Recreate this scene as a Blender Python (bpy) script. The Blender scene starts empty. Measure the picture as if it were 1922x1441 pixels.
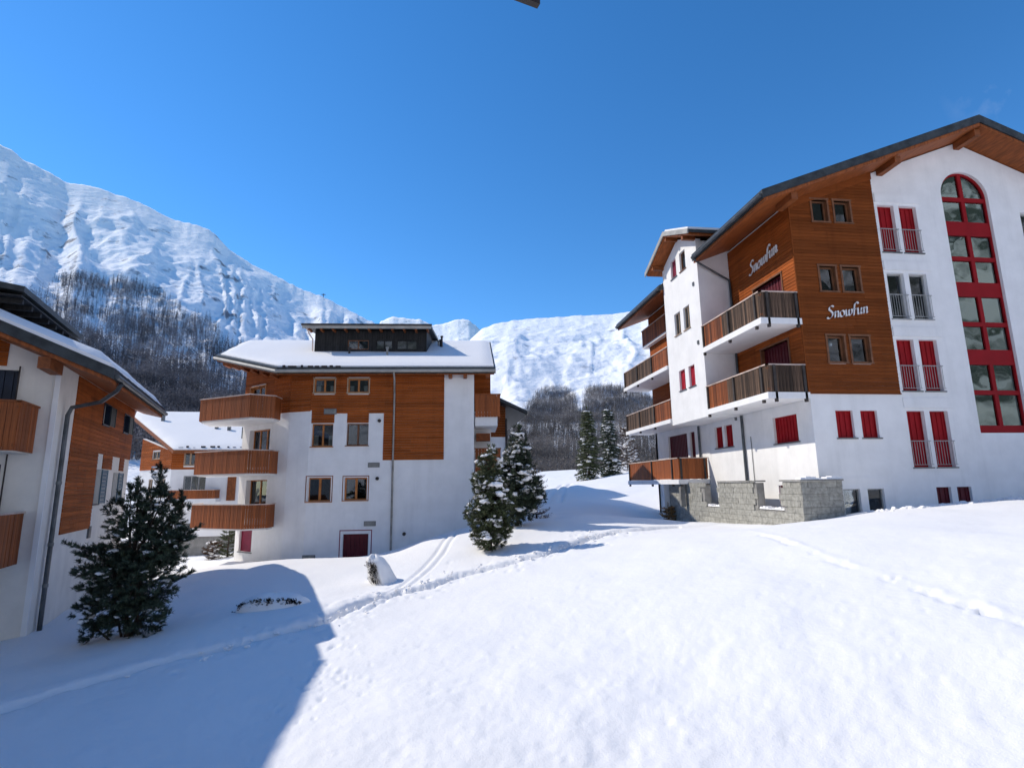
import bpy, bmesh, math, random
import numpy as np
from math import sin, cos, tan, radians, pi, sqrt, atan2, degrees
from mathutils import Vector, Matrix, Quaternion

random.seed(7)
S = bpy.context.scene
COL = S.collection

# ---------------------------------------------------------------- camera
F_PX, PITCH, ROLL, YAW = 1035.0, radians(10.4), radians(0.8), radians(7.2)
cam_d = bpy.data.cameras.new('camera')
cam = bpy.data.objects.new('camera', cam_d)
COL.objects.link(cam)
S.camera = cam
fw = Vector((sin(YAW)*cos(PITCH), cos(YAW)*cos(PITCH), sin(PITCH)))
rt = Vector((cos(YAW), -sin(YAW), 0.0))
up = rt.cross(fw)
r2 = rt*cos(ROLL) - up*sin(ROLL)
u2 = up*cos(ROLL) + rt*sin(ROLL)
cam.matrix_world = Matrix(((r2.x, u2.x, -fw.x, 0), (r2.y, u2.y, -fw.y, 0), (r2.z, u2.z, -fw.z, 0), (0, 0, 0, 1)))
cam_d.sensor_width = 36.0
cam_d.lens = 36.0*F_PX/1922.0
cam_d.clip_start = 0.1
cam_d.clip_end = 30000
S.render.resolution_x = 1024
S.render.resolution_y = 767

# ---------------------------------------------------------------- sun and sky
SUN = Vector((-1.0, 0.45, 0.96)).normalized()      # towards the sun
SUN_EL = math.asin(SUN.z)
SUN_AZ = atan2(SUN.x, SUN.y)                        # heading from +Y, clockwise positive
sun_d = bpy.data.lights.new('sun', 'SUN')
sun_d.energy = 2.9
sun_d.angle = radians(0.5)
sun_d.color = (1.0, 0.925, 0.80)
sun = bpy.data.objects.new('sun', sun_d)
sun.rotation_mode = 'QUATERNION'
sun.rotation_quaternion = SUN.to_track_quat('Z', 'Y')
sun.location = SUN*60
COL.objects.link(sun)

W = bpy.data.worlds.new('World')
S.world = W
W.use_nodes = True
wn, wl = W.node_tree.nodes, W.node_tree.links
wn.clear()
w_out = wn.new('ShaderNodeOutputWorld')
w_bg = wn.new('ShaderNodeBackground')
w_sky = wn.new('ShaderNodeTexSky')
w_sky.sky_type = 'NISHITA'
w_sky.sun_disc = False
w_sky.sun_elevation = SUN_EL
w_sky.sun_rotation = SUN_AZ
w_sky.altitude = 1800
w_sky.air_density = 1.0
w_sky.dust_density = 0.05
w_sky.ozone_density = 3.0
w_bg.inputs['Strength'].default_value = 0.13
# thin drifting cloud high in the east of the sky
tc = wn.new('ShaderNodeTexCoord')
nz = wn.new('ShaderNodeTexNoise'); nz.inputs['Scale'].default_value = 3.2; nz.inputs['Detail'].default_value = 7; nz.inputs['Roughness'].default_value = 0.55
wl.new(tc.outputs['Generated'], nz.inputs['Vector'])
vm = wn.new('ShaderNodeVectorMath'); vm.operation = 'DOT_PRODUCT'
vm.inputs[1].default_value = (0.725, 0.475, 0.50)
wl.new(tc.outputs['Generated'], vm.inputs[0])
mr = wn.new('ShaderNodeMapRange'); mr.inputs['From Min'].default_value = 0.9925; mr.inputs['From Max'].default_value = 1.0
wl.new(vm.outputs['Value'], mr.inputs['Value'])
mr2 = wn.new('ShaderNodeMapRange'); mr2.inputs['From Min'].default_value = 0.47; mr2.inputs['From Max'].default_value = 0.66; mr2.inputs['To Max'].default_value = 0.7
wl.new(nz.outputs['Fac'], mr2.inputs['Value'])
mm = wn.new('ShaderNodeMath'); mm.operation = 'MULTIPLY'
wl.new(mr.outputs['Result'], mm.inputs[0]); wl.new(mr2.outputs['Result'], mm.inputs[1])
mx = wn.new('ShaderNodeMix'); mx.data_type = 'RGBA'
wl.new(mm.outputs[0], mx.inputs['Factor'])
hs = wn.new('ShaderNodeHueSaturation'); hs.inputs['Saturation'].default_value = 1.27; hs.inputs['Value'].default_value = 1.29
wl.new(w_sky.outputs[0], hs.inputs['Color'])
wl.new(hs.outputs[0], mx.inputs[6]); mx.inputs[7].default_value = (6.5, 6.8, 7.4, 1)
wl.new(mx.outputs[2], w_bg.inputs['Color'])
wl.new(w_bg.outputs[0], w_out.inputs['Surface'])

S.view_settings.view_transform = 'Standard'
S.view_settings.look = 'None'
S.view_settings.exposure = 0.38
S.view_settings.gamma = 1.0
S.view_settings.use_curve_mapping = False
S.render.engine = 'CYCLES'
S.cycles.max_bounces = 8
S.cycles.transparent_max_bounces = 12

# ---------------------------------------------------------------- materials
def material(name, base, rough=0.65, var=0.12, scale=3.0, stretch=(1, 1, 1), bump=0.0, bscale=60.0, metallic=0.0,
             spec=0.3, island=0.0, dirt=0.0, base2=None, bdist=0.02):
    m = bpy.data.materials.new(name)
    m.use_nodes = True
    n, l = m.node_tree.nodes, m.node_tree.links
    b = n['Principled BSDF']
    b.inputs['Roughness'].default_value = rough
    b.inputs['Metallic'].default_value = metallic
    b.inputs['Specular IOR Level'].default_value = spec
    tcn = n.new('ShaderNodeTexCoord')
    mp = n.new('ShaderNodeMapping'); mp.inputs['Scale'].default_value = stretch
    l.new(tcn.outputs['Object'], mp.inputs['Vector'])
    nn = n.new('ShaderNodeTexNoise'); nn.inputs['Scale'].default_value = scale; nn.inputs['Detail'].default_value = 6
    nn.inputs['Roughness'].default_value = 0.6
    l.new(mp.outputs[0], nn.inputs['Vector'])
    mixc = n.new('ShaderNodeMix'); mixc.data_type = 'RGBA'
    b2 = base2 if base2 else tuple(c*(1-2*var) for c in base)
    mixc.inputs[6].default_value = (*base, 1) if base2 else (*[min(1, c*(1+var)) for c in base], 1)
    mixc.inputs[7].default_value = (*b2, 1)
    cr = n.new('ShaderNodeMapRange'); cr.inputs['From Min'].default_value = 0.35; cr.inputs['From Max'].default_value = 0.65
    l.new(nn.outputs['Fac'], cr.inputs['Value'])
    l.new(cr.outputs['Result'], mixc.inputs['Factor'])
    out = mixc.outputs[2]
    if island > 0:
        g = n.new('ShaderNodeNewGeometry')
        oi = n.new('ShaderNodeObjectInfo')
        ad = n.new('ShaderNodeMath'); ad.operation = 'ADD'
        l.new(g.outputs['Random Per Island'], ad.inputs[0]); l.new(oi.outputs['Random'], ad.inputs[1])
        fr = n.new('ShaderNodeMath'); fr.operation = 'FRACT'; l.new(ad.outputs[0], fr.inputs[0])
        mr_ = n.new('ShaderNodeMapRange'); mr_.inputs['To Min'].default_value = 1-island; mr_.inputs['To Max'].default_value = 1+island*0.6
        l.new(fr.outputs[0], mr_.inputs['Value'])
        mu = n.new('ShaderNodeVectorMath'); mu.operation = 'SCALE'
        l.new(out, mu.inputs[0]); l.new(mr_.outputs['Result'], mu.inputs['Scale'])
        out = mu.outputs[0]
    if dirt > 0:
        n2 = n.new('ShaderNodeTexNoise'); n2.inputs['Scale'].default_value = 0.55; n2.inputs['Detail'].default_value = 9
        n2.inputs['Roughness'].default_value = 0.7
        mp2 = n.new('ShaderNodeMapping'); mp2.inputs['Scale'].default_value = (3.5, 3.5, 0.30)
        l.new(tcn.outputs['Object'], mp2.inputs['Vector']); l.new(mp2.outputs[0], n2.inputs['Vector'])
        r2_ = n.new('ShaderNodeMapRange'); r2_.inputs['From Min'].default_value = 0.5; r2_.inputs['From Max'].default_value = 0.8
        r2_.inputs['To Min'].default_value = 1.0; r2_.inputs['To Max'].default_value = 1-dirt
        l.new(n2.outputs['Fac'], r2_.inputs['Value'])
        mu2 = n.new('ShaderNodeVectorMath'); mu2.operation = 'SCALE'
        l.new(out, mu2.inputs[0]); l.new(r2_.outputs['Result'], mu2.inputs['Scale'])
        out = mu2.outputs[0]
    l.new(out, b.inputs['Base Color'])
    if bump > 0:
        bn = n.new('ShaderNodeTexNoise'); bn.inputs['Scale'].default_value = bscale; bn.inputs['Detail'].default_value = 5
        l.new(mp.outputs[0], bn.inputs['Vector'])
        bb = n.new('ShaderNodeBump'); bb.inputs['Strength'].default_value = bump; bb.inputs['Distance'].default_value = bdist
        l.new(bn.outputs['Fac'], bb.inputs['Height'])
        l.new(bb.outputs['Normal'], b.inputs['Normal'])
    return m

M = {}
M['plaster'] = material('white_plaster', (0.86, 0.85, 0.84), 0.85, 0.03, 1.2, bump=0.35, bscale=45, dirt=0.10, bdist=0.01)
M['plaster_warm'] = material('cream_plaster', (0.80, 0.76, 0.70), 0.85, 0.04, 1.2, bump=0.35, bscale=45, dirt=0.12, bdist=0.01)
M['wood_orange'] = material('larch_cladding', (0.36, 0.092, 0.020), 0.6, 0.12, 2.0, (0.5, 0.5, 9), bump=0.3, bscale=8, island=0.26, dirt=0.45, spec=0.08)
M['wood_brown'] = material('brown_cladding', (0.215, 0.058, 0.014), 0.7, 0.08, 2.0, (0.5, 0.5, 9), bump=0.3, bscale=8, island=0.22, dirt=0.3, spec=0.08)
M['wood_soffit'] = material('soffit_boards', (0.31, 0.085, 0.020), 0.6, 0.2, 2.0, (6, 1, 1), island=0.15)
M['wood_beam'] = material('timber_beam', (0.25, 0.075, 0.022), 0.6, 0.2, 2.0, (3, 1, 3))
M['slat_orange'] = material('larch_slat', (0.33, 0.092, 0.024), 0.6, 0.2, 2.0, (9, 9, 0.6), island=0.28)
M['slat_grey'] = material('weathered_slat', (0.14, 0.085, 0.055), 0.75, 0.35, 1.5, (9, 9, 0.7), island=0.75)
M['slat_warm'] = material('less_weathered_slat', (0.30, 0.085, 0.025), 0.65, 0.3, 1.5, (9, 9, 0.7), island=0.6)
M['rail_light'] = material('pale_handrail', (0.60, 0.47, 0.40), 0.6, 0.15, 2.0)
M['post_dark'] = material('dark_post', (0.06, 0.05, 0.045), 0.7, 0.2, 3.0)
M['dark_wood'] = material('charred_boards', (0.022, 0.021, 0.021), 0.6, 0.25, 3.0, (6, 6, 1), island=0.3)
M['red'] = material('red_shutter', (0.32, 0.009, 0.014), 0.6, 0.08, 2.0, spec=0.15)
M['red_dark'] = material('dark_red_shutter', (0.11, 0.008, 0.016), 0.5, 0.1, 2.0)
M['red_bright'] = material('bright_red_shutter', (0.45, 0.02, 0.04), 0.45, 0.1, 2.0)
M['red_wine'] = material('wine_red_shutter', (0.26, 0.025, 0.06), 0.5, 0.1, 2.0)
M['metal_grey'] = material('grey_sheet_metal', (0.17, 0.18, 0.185), 0.45, 0.15, 2.0, metallic=0.6)
M['metal_roof'] = material('dark_roof_edge', (0.045, 0.052, 0.055), 0.5, 0.25, 3.0)
M['metal_pale'] = material('pale_metal_trim', (0.42, 0.40, 0.36), 0.45, 0.1, 2.0)
M['pipe'] = material('pipe_metal', (0.10, 0.11, 0.12), 0.4, 0.2, 2.0, metallic=0.5)
M['pipe_pale'] = material('pale_pipe_metal', (0.30, 0.29, 0.27), 0.4, 0.2, 2.0, metallic=0.3)
M['blue_dark'] = material('dark_blue_shutter', (0.012, 0.022, 0.045), 0.45, 0.15, 2.0)
M['blue_grey'] = material('grey_blue_shutter', (0.12, 0.19, 0.24), 0.5, 0.12, 2.0)
M['green_dark'] = material('dark_green_shutter', (0.03, 0.045, 0.045), 0.5, 0.12, 2.0)
M['concrete'] = material('concrete', (0.30, 0.29, 0.27), 0.85, 0.15, 2.0, bump=0.4, bscale=30, dirt=0.3)
M['stone'] = material('grey_stone', (0.36, 0.35, 0.31), 0.85, 0.16, 7.0, bump=0.5, bscale=25, island=0.12)
M['curtain'] = material('curtain_cloth', (0.62, 0.62, 0.60), 0.9, 0.1, 4.0, (8, 8, 0.5))
M['room'] = material('room_dark_backing', (0.03, 0.028, 0.028), 0.9, 0.3, 1.0)  # near-black backing sheet; the unlit room's darkness is in its colour
M['window_frame'] = material('larch_frame', (0.46, 0.17, 0.045), 0.5, 0.15, 3.0)
M['window_frame_brown'] = material('brown_frame', (0.20, 0.085, 0.04), 0.5, 0.15, 3.0)
M['window_frame_pale'] = material('pale_frame', (0.42, 0.30, 0.20), 0.5, 0.1, 3.0)
M['frame_grey'] = material('grey_frame', (0.35, 0.35, 0.34), 0.5, 0.1, 3.0)
M['frame_red'] = material('red_frame', (0.29, 0.007, 0.012), 0.6, 0.06, 2.0, spec=0.15)
M['letter'] = material('white_letter', (0.80, 0.80, 0.80), 0.5, 0.03, 2.0)
M['bark'] = material('bark', (0.07, 0.048, 0.035), 0.9, 0.3, 8.0, (1, 1, 0.3), bump=0.5, bscale=25)
M['needles_dark'] = material('pine_needles', (0.055, 0.078, 0.046), 0.6, 0.35, 3.0, island=0.5)
M['needles_olive'] = material('olive_needles', (0.095, 0.115, 0.050), 0.6, 0.35, 3.0, island=0.5)
M['dry_twig'] = material('dry_twigs', (0.11, 0.062, 0.038), 0.8, 0.3, 6.0, island=0.4)
M['dark_twig'] = material('dark_twigs', (0.035, 0.022, 0.015), 0.9, 0.3, 6.0)
M['tan_leaf'] = material('tan_leaves', (0.38, 0.22, 0.09), 0.8, 0.3, 6.0, island=0.4)
M['larch_far'] = material('bare_larch', (0.25, 0.22, 0.20), 0.9, 0.3, 0.01, island=0.5)
M['larch_left'] = material('bare_larch_haze', (0.27, 0.24, 0.235), 0.9, 0.3, 0.01, island=0.5)  # larch colour lightened to stand in for distance haze
M['spruce_far'] = material('far_spruce', (0.045, 0.055, 0.045), 0.9, 0.3, 0.01, island=0.5)

def snow_material(name, bscales=((55, 0.35, 0.012), (9, 0.35, 0.05)), tint=(0.92, 0.905, 0.895)):
    m = bpy.data.materials.new(name); m.use_nodes = True
    n, l = m.node_tree.nodes, m.node_tree.links
    b = n['Principled BSDF']
    b.inputs['Roughness'].default_value = 0.75
    b.inputs['Specular IOR Level'].default_value = 0.2
    t = n.new('ShaderNodeTexCoord')
    nn = n.new('ShaderNodeTexNoise'); nn.inputs['Scale'].default_value = 0.5; nn.inputs['Detail'].default_value = 8
    l.new(t.outputs['Object'], nn.inputs['Vector'])
    mc = n.new('ShaderNodeMix'); mc.data_type = 'RGBA'
    mc.inputs[6].default_value = (*tint, 1); mc.inputs[7].default_value = (tint[0]*0.95, tint[1]*0.955, tint[2]*0.965, 1)
    l.new(nn.outputs['Fac'], mc.inputs['Factor'])
    l.new(mc.outputs[2], b.inputs['Base Color'])
    prev = None
    for sc, st, di in bscales:
        q = n.new('ShaderNodeTexNoise'); q.inputs['Scale'].default_value = sc; q.inputs['Detail'].default_value = 4
        l.new(t.outputs['Object'], q.inputs['Vector'])
        bb = n.new('ShaderNodeBump'); bb.inputs['Strength'].default_value = st; bb.inputs['Distance'].default_value = di
        l.new(q.outputs['Fac'], bb.inputs['Height'])
        if prev: l.new(prev, bb.inputs['Normal'])
        prev = bb.outputs['Normal']
    l.new(prev, b.inputs['Normal'])
    return m
M['snow'] = snow_material('snow')
M['snow_ground'] = snow_material('ground_snow', ((46, 0.35, 0.014), (11, 0.18, 0.05), (2.2, 0.12, 0.14)))

def glass_material(name, tint, rough=0.02, trans=0.75, ior=1.62):
    m = bpy.data.materials.new(name); m.use_nodes = True
    n, l = m.node_tree.nodes, m.node_tree.links
    for x in list(n):
        if x.type == 'BSDF_PRINCIPLED': n.remove(x)
    out = [x for x in n if x.type == 'OUTPUT_MATERIAL'][0]
    g = n.new('ShaderNodeBsdfGlossy'); g.inputs['Roughness'].default_value = rough; g.inputs['Color'].default_value = (*tint, 1)
    tr = n.new('ShaderNodeBsdfTransparent'); tr.inputs['Color'].default_value = (trans, trans*1.02, trans, 1)
    fr = n.new('ShaderNodeFresnel'); fr.inputs['IOR'].default_value = ior
    mxn = n.new('ShaderNodeMixShader')
    t = n.new('ShaderNodeTexCoord'); q = n.new('ShaderNodeTexNoise'); q.inputs['Scale'].default_value = 1.3; q.inputs['Detail'].default_value = 1
    l.new(t.outputs['Object'], q.inputs['Vector'])
    bb = n.new('ShaderNodeBump'); bb.inputs['Strength'].default_value = 0.12; bb.inputs['Distance'].default_value = 0.05
    l.new(q.outputs['Fac'], bb.inputs['Height']); l.new(bb.outputs['Normal'], g.inputs['Normal'])
    l.new(fr.outputs[0], mxn.inputs[0]); l.new(tr.outputs[0], mxn.inputs[1]); l.new(g.outputs[0], mxn.inputs[2])
    l.new(mxn.outputs[0], out.inputs['Surface'])
    return m
M['glass'] = glass_material('window_glass', (0.9, 0.95, 1.0))
M['glass_green'] = glass_material('greenish_glass', (0.80, 0.95, 0.88), 0.02, 0.5, 2.3)

# ---------------------------------------------------------------- mesh helpers
class MB:
    def __init__(s): s.v = []; s.f = []; s.sm = False
    def hexa(s, p):           # p: 8 points, bottom 0-3 ccw, top 4-7
        b = len(s.v); s.v += [tuple(q) for q in p]
        for f in ((0, 3, 2, 1), (4, 5, 6, 7), (0, 1, 5, 4), (1, 2, 6, 5), (2, 3, 7, 6), (3, 0, 4, 7)):
            s.f.append(tuple(b+i for i in f))
        return s
    def box(s, x0, x1, y0, y1, z0, z1):
        return s.hexa([(x0, y0, z0), (x1, y0, z0), (x1, y1, z0), (x0, y1, z0), (x0, y0, z1), (x1, y0, z1), (x1, y1, z1), (x0, y1, z1)])
    def slab(s, top, thick):   # prism hanging below a list of 3D top points
        b = len(s.v); n = len(top)
        s.v += [tuple(p) for p in top] + [(p[0], p[1], p[2]-thick) for p in top]
        s.f.append(tuple(b+i for i in range(n)))
        s.f.append(tuple(b+n+i for i in reversed(range(n))))
        for i in range(n):
            j = (i+1) % n
            s.f.append((b+i, b+n+i, b+n+j, b+j))
        return s
    def tube(s, pts, r, n=8, taper=None):
        pts = [Vector(p) for p in pts]; b = len(s.v)
        for i, p in enumerate(pts):
            d = (pts[min(i+1, len(pts)-1)]-pts[max(i-1, 0)]).normalized()
            a = d.orthogonal().normalized() if i == 0 else (a - d*a.dot(d)).normalized()
            c = d.cross(a)
            rr = r if taper is None else r*(1-(1-taper)*i/(len(pts)-1))
            for k in range(n):
                t = 2*pi*k/n
                s.v.append(tuple(p + a*cos(t)*rr + c*sin(t)*rr))
        for i in range(len(pts)-1):
            for k in range(n):
                k2 = (k+1) % n
                s.f.append((b+i*n+k, b+i*n+k2, b+(i+1)*n+k2, b+(i+1)*n+k))
        s.f.append(tuple(b+k for k in reversed(range(n))))
        e = b+(len(pts)-1)*n
        s.f.append(tuple(e+k for k in range(n)))
        return s
    def tri(s, a, b_, c):
        b = len(s.v); s.v += [tuple(a), tuple(b_), tuple(c)]; s.f.append((b, b+1, b+2)); return s
    def blob(s, c, r, sx=1, sy=1, sz=1, rough=0.2, rnd=random):
        b = len(s.v); t = (1+sqrt(5))/2
        base = [(-1, t, 0), (1, t, 0), (-1, -t, 0), (1, -t, 0), (0, -1, t), (0, 1, t), (0, -1, -t), (0, 1, -t), (t, 0, -1), (t, 0, 1), (-t, 0, -1), (-t, 0, 1)]
        for p in base:
            q = Vector(p).normalized()*r*(1+rnd.uniform(-rough, rough))
            s.v.append((c[0]+q.x*sx, c[1]+q.y*sy, c[2]+q.z*sz))
        for f in ((0, 11, 5), (0, 5, 1), (0, 1, 7), (0, 7, 10), (0, 10, 11), (1, 5, 9), (5, 11, 4), (11, 10, 2), (10, 7, 6), (7, 1, 8), (3, 9, 4), (3, 4, 2), (3, 2, 6), (3, 6, 8), (3, 8, 9), (4, 9, 5), (2, 4, 11), (6, 2, 10), (8, 6, 7), (9, 8, 1)):
            s.f.append(tuple(b+i for i in f))
        return s
    def mesh(s, name, mat, off=(0, 0, 0), smooth=False):
        me = bpy.data.meshes.new(name)
        v = [(x-off[0], y-off[1], z-off[2]) for x, y, z in s.v] if any(off) else s.v
        me.from_pydata(v, [], s.f)
        if smooth: me.polygons.foreach_set('use_smooth', [True]*len(me.polygons))
        if mat is not None: me.materials.append(M[mat] if isinstance(mat, str) else mat)
        me.update()
        return me

OFF = {}     # frame offset of each thing
def thing(name, label, cat, loc=(0, 0, 0), rot=0.0, group=None):
    """Empty at a thing's base; parts are written in the thing's frame (world turned by rot)"""
    o = bpy.data.objects.new(name, None)
    o.empty_display_size = 0.5
    COL.objects.link(o)
    c, s_ = cos(rot), sin(rot)
    o.location = (c*loc[0]-s_*loc[1], s_*loc[0]+c*loc[1], loc[2])
    o.rotation_euler = (0, 0, rot)
    o['label'] = label; o['category'] = cat
    if group: o['group'] = group
    OFF[o.name] = loc
    return o
def part(name, mb, mat, parent, label=None, kind=None, smooth=False):
    top = parent
    while top.parent: top = top.parent
    me = mb.mesh(name, mat, OFF[top.name], smooth)
    o = bpy.data.objects.new(name, me)
    COL.objects.link(o); o.parent = parent
    if label: o['label'] = label
    if kind: o['kind'] = kind
    return o
def solo(name, mb, mat, label, cat, group=None, kind=None, smooth=False, at=None):
    """a thing that is one mesh"""
    at = at or (0, 0, 0)
    me = mb.mesh(name, mat, at, smooth)
    o = bpy.data.objects.new(name, me); COL.objects.link(o); o.location = at
    if label: o['label'] = label
    if cat: o['category'] = cat
    if group: o['group'] = group
    if kind: o['kind'] = kind
    return o

class Face:
    """vertical wall plane: origin o (x,y), direction d along s, outward normal n"""
    def __init__(s, o, d):
        L = sqrt(d[0]**2+d[1]**2); s.o = o; s.d = (d[0]/L, d[1]/L); s.n = (s.d[1], -s.d[0]); s.L = L
    def P(s, a, z, out=0.0):
        return (s.o[0]+s.d[0]*a+s.n[0]*out, s.o[1]+s.d[1]*a+s.n[1]*out, z)
def fbox(mb, F, s0, s1, z0, z1, o0, o1, zt1=None):
    za, zb = (z1, z1) if zt1 is None else (z1, zt1)
    mb.hexa([F.P(s0, z0, o1), F.P(s1, z0, o1), F.P(s1, z0, o0), F.P(s0, z0, o0), F.P(s0, za, o1), F.P(s1, zb, o1), F.P(s1, zb, o0), F.P(s0, za, o0)])
    return mb

def wall(mb, F, s0, s1, zb, top, holes=(), thick=0.3, o=0.0, brk=()):
    tf = top if callable(top) else (lambda a: top)
    bf = zb if callable(zb) else (lambda a: zb)
    xs = sorted(set([s0, s1] + [h[0] for h in holes if s0 < h[0] < s1] + [h[1] for h in holes if s0 < h[1] < s1] + [b for b in brk if s0 < b < s1]))
    for a, b in zip(xs[:-1], xs[1:]):
        m = (a+b)/2
        hs = sorted([(h[2], h[3]) for h in holes if h[0] < m < h[1]])
        z = bf(m)
        for h0, h1 in hs:
            if h0 > z+1e-4: fbox(mb, F, a, b, z, h0, o-thick, o)
            z = max(z, h1)
        ta, tb = tf(a+1e-6), tf(b-1e-6)
        if min(ta, tb) > z-0.3: fbox(mb, F, a, b, z, ta, o-thick, o, tb)
    return mb

def cladding(mb, F, s0, s1, z0, top, holes=(), pitch=0.14, o=0.0, joints=True, rnd=random.Random(3)):
    """horizontal shiplap boards, every board a piece of its own"""
    tf = top if callable(top) else (lambda a: top)
    zmax = max(tf(s0+(s1-s0)*i/40) for i in range(41))
    z = z0
    while z < zmax-0.02:
        zt = min(z+pitch, zmax)
        segs = []; cur = None; ck = 0; N = 240
        for i in range(N+1):
            a = s0+(s1-s0)*i/N
            t_ = tf(a); kk = 2 if t_ >= zt-0.001 else (1 if t_ > z+0.015 else 0)
            if cur is not None and (kk != ck or i == N):
                segs.append((cur, a)); cur = None
            if kk and cur is None and i < N: cur = a; ck = kk
        cuts = []
        for a, b in segs:
            pcs = [(a, b)]
            for h in holes:
                if h[2] < zt-0.01 and h[3] > z+0.01:
                    np_ = []
                    for p, q in pcs:
                        if h[1] <= p or h[0] >= q: np_.append((p, q)); continue
                        if h[0] > p: np_.append((p, h[0]))
                        if h[1] < q: np_.append((h[1], q))
                    pcs = np_
            cuts += pcs
        for a, b in cuts:
            if b-a < 0.02: continue
            js = [a]
            if joints and b-a > 2.5: js.append(a+(b-a)*rnd.uniform(0.25, 0.75))
            js.append(b)
            for p, q in zip(js[:-1], js[1:]):
                oo = o+rnd.uniform(-0.003, 0.003); g = 0.002
                mb.hexa([F.P(p+g, z+0.006, oo+0.034), F.P(q-g, z+0.006, oo+0.034), F.P(q-g, z+0.006, o-0.01), F.P(p+g, z+0.006, o-0.01),
                         F.P(p+g, min(zt, tf(p+g)), oo+0.020), F.P(q-g, min(zt, tf(q-g)), oo+0.020), F.P(q-g, min(zt, tf(q-g)), o-0.01), F.P(p+g, min(zt, tf(p+g)), o-0.01)])
        z += pitch
    return mb

def window(B, F, s0, s1, z0, z1, frame='window_frame', recess=0.14, mull=1, curtain=0, fw_=0.055, sill=True, glass='glass', label=None, transom=None, depth=0.35, name='window'):
    """casement: frame > panes, curtains, sill, dark sheet behind for the unlit room"""
    mb = MB(); r = -recess
    fbox(mb, F, s0, s1, z0, z0+fw_, r-0.06, r); fbox(mb, F, s0, s1, z1-fw_, z1, r-0.06, r)
    fbox(mb, F, s0, s0+fw_, z0+fw_, z1-fw_, r-0.06, r); fbox(mb, F, s1-fw_, s1, z0+fw_, z1-fw_, r-0.06, r)
    edges = [s0+fw_]
    for k in range(mull):
        c = s0+(s1-s0)*(k+1)/(mull+1)
        fbox(mb, F, c-fw_*0.75, c+fw_*0.75, z0+fw_, z1-fw_, r-0.06, r+0.004)
        edges += [c-fw_*0.75, c+fw_*0.75]
    edges.append(s1-fw_)
    if transom:
        fbox(mb, F, s0+fw_, s1-fw_, transom-0.03, transom+0.03, r-0.05, r+0.002)
    w = part(name, mb, frame, B, label)
    for k in range(0, len(edges), 2):
        p = MB(); fbox(p, F, edges[k]-0.004, edges[k+1]+0.004, z0+fw_-0.004, z1-fw_+0.004, r-0.04, r-0.03)
        part('pane', p, glass, w)
        if curtain:
            c = MB(); a, b = edges[k], edges[k+1]; n = 7
            wd = (b-a)*(1.0 if curtain == 2 else 0.5)
            st = a if (k == 0 or curtain == 2) else b-wd
            hz = z1-fw_ if curtain != 3 else z0+fw_+(z1-z0)*0.45
            for i in range(n):
                q0 = st+wd*i/n; q1 = st+wd*(i+1)/n; dd = 0.02*(i % 2)
                fbox(c, F, q0, q1, z0+fw_, hz, r-0.14-dd, r-0.12-dd)
            part('curtain', c, 'curtain', w)
    rm = MB(); fbox(rm, F, s0-0.02, s1+0.02, z0-0.02, z1+0.02, r-depth-0.03, r-depth)
    part('interior', rm, 'room', w)
    if sill:
        sl = MB(); fbox(sl, F, s0-0.05, s1+0.05, z0-0.045, z0-0.003, r, 0.05)
        part('sill', sl, frame, w)
    return w

def shutter_window(B, F, s0, s1, z0, z1, mat='red', recess=0.12, ribs='v', sill=True, rail=False, box=True):
    """closed louvred or folding shutter in its opening"""
    mb = MB(); r = -recess
    fbox(mb, F, s0, s1, z0, z0+0.04, r-0.04, r+0.01); fbox(mb, F, s0, s1, z1-0.04, z1, r-0.04, r+0.01)
    fbox(mb, F, s0, s0+0.03, z0+0.04, z1-0.04, r-0.04, r+0.01); fbox(mb, F, s1-0.03, s1, z0+0.04, z1-0.04, r-0.04, r+0.01)
    w = part('window', mb, mat, B)
    sh = MB()
    if ribs == 'v':
        n = max(3, int((s1-s0-0.06)/0.10)); ww = (s1-s0-0.06)/n
        for i in range(n):
            fbox(sh, F, s0+0.03+ww*i+0.004, s0+0.03+ww*(i+1)-0.004, z0+0.04, z1-0.04, r-0.045, r-0.004-0.024*(i % 2))
    else:
        n = max(3, int((z1-z0-0.08)/0.08)); hh = (z1-z0-0.08)/n
        for i in range(n):
            a = z0+0.04+hh*i
            sh.hexa([F.P(s0+0.03, a, r), F.P(s1-0.03, a, r), F.P(s1-0.03, a, r-0.04), F.P(s0+0.03, a, r-0.04),
                     F.P(s0+0.03, a+hh*0.92, r-0.022), F.P(s1-0.03, a+hh*0.92, r-0.022), F.P(s1-0.03, a+hh*0.92, r-0.04), F.P(s0+0.03, a+hh*0.92, r-0.04)])
    fbox(sh, F, s0+0.03, s1-0.03, z0+0.04, z1-0.04, r-0.06, r-0.045)
    part('shutter', sh, mat, w)
    if sill:
        sl = MB(); fbox(sl, F, s0-0.05, s1+0.08, z0-0.05, z0-0.003, r, 0.05)
        part('sill', sl, 'metal_grey', w)
    if rail: french_rail(w, F, s0, s1, z0)
    return w

def casing(B, F, h, mat='window_frame_brown', w=0.07, o=0.055, deep=0.12, bottom=True):
    a, b, c, d = h; m = MB()
    fbox(m, F, a-w, a+0.004, c, d, -deep, o); fbox(m, F, b-0.004, b+w, c, d, -deep, o)
    fbox(m, F, a-w-0.02, b+w+0.02, d, d+w, -deep, o+0.01)
    if bottom: fbox(m, F, a-w-0.02, b+w+0.02, c-0.06, c, -deep, o+0.02)
    return part('window_casing', m, mat, B)

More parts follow.
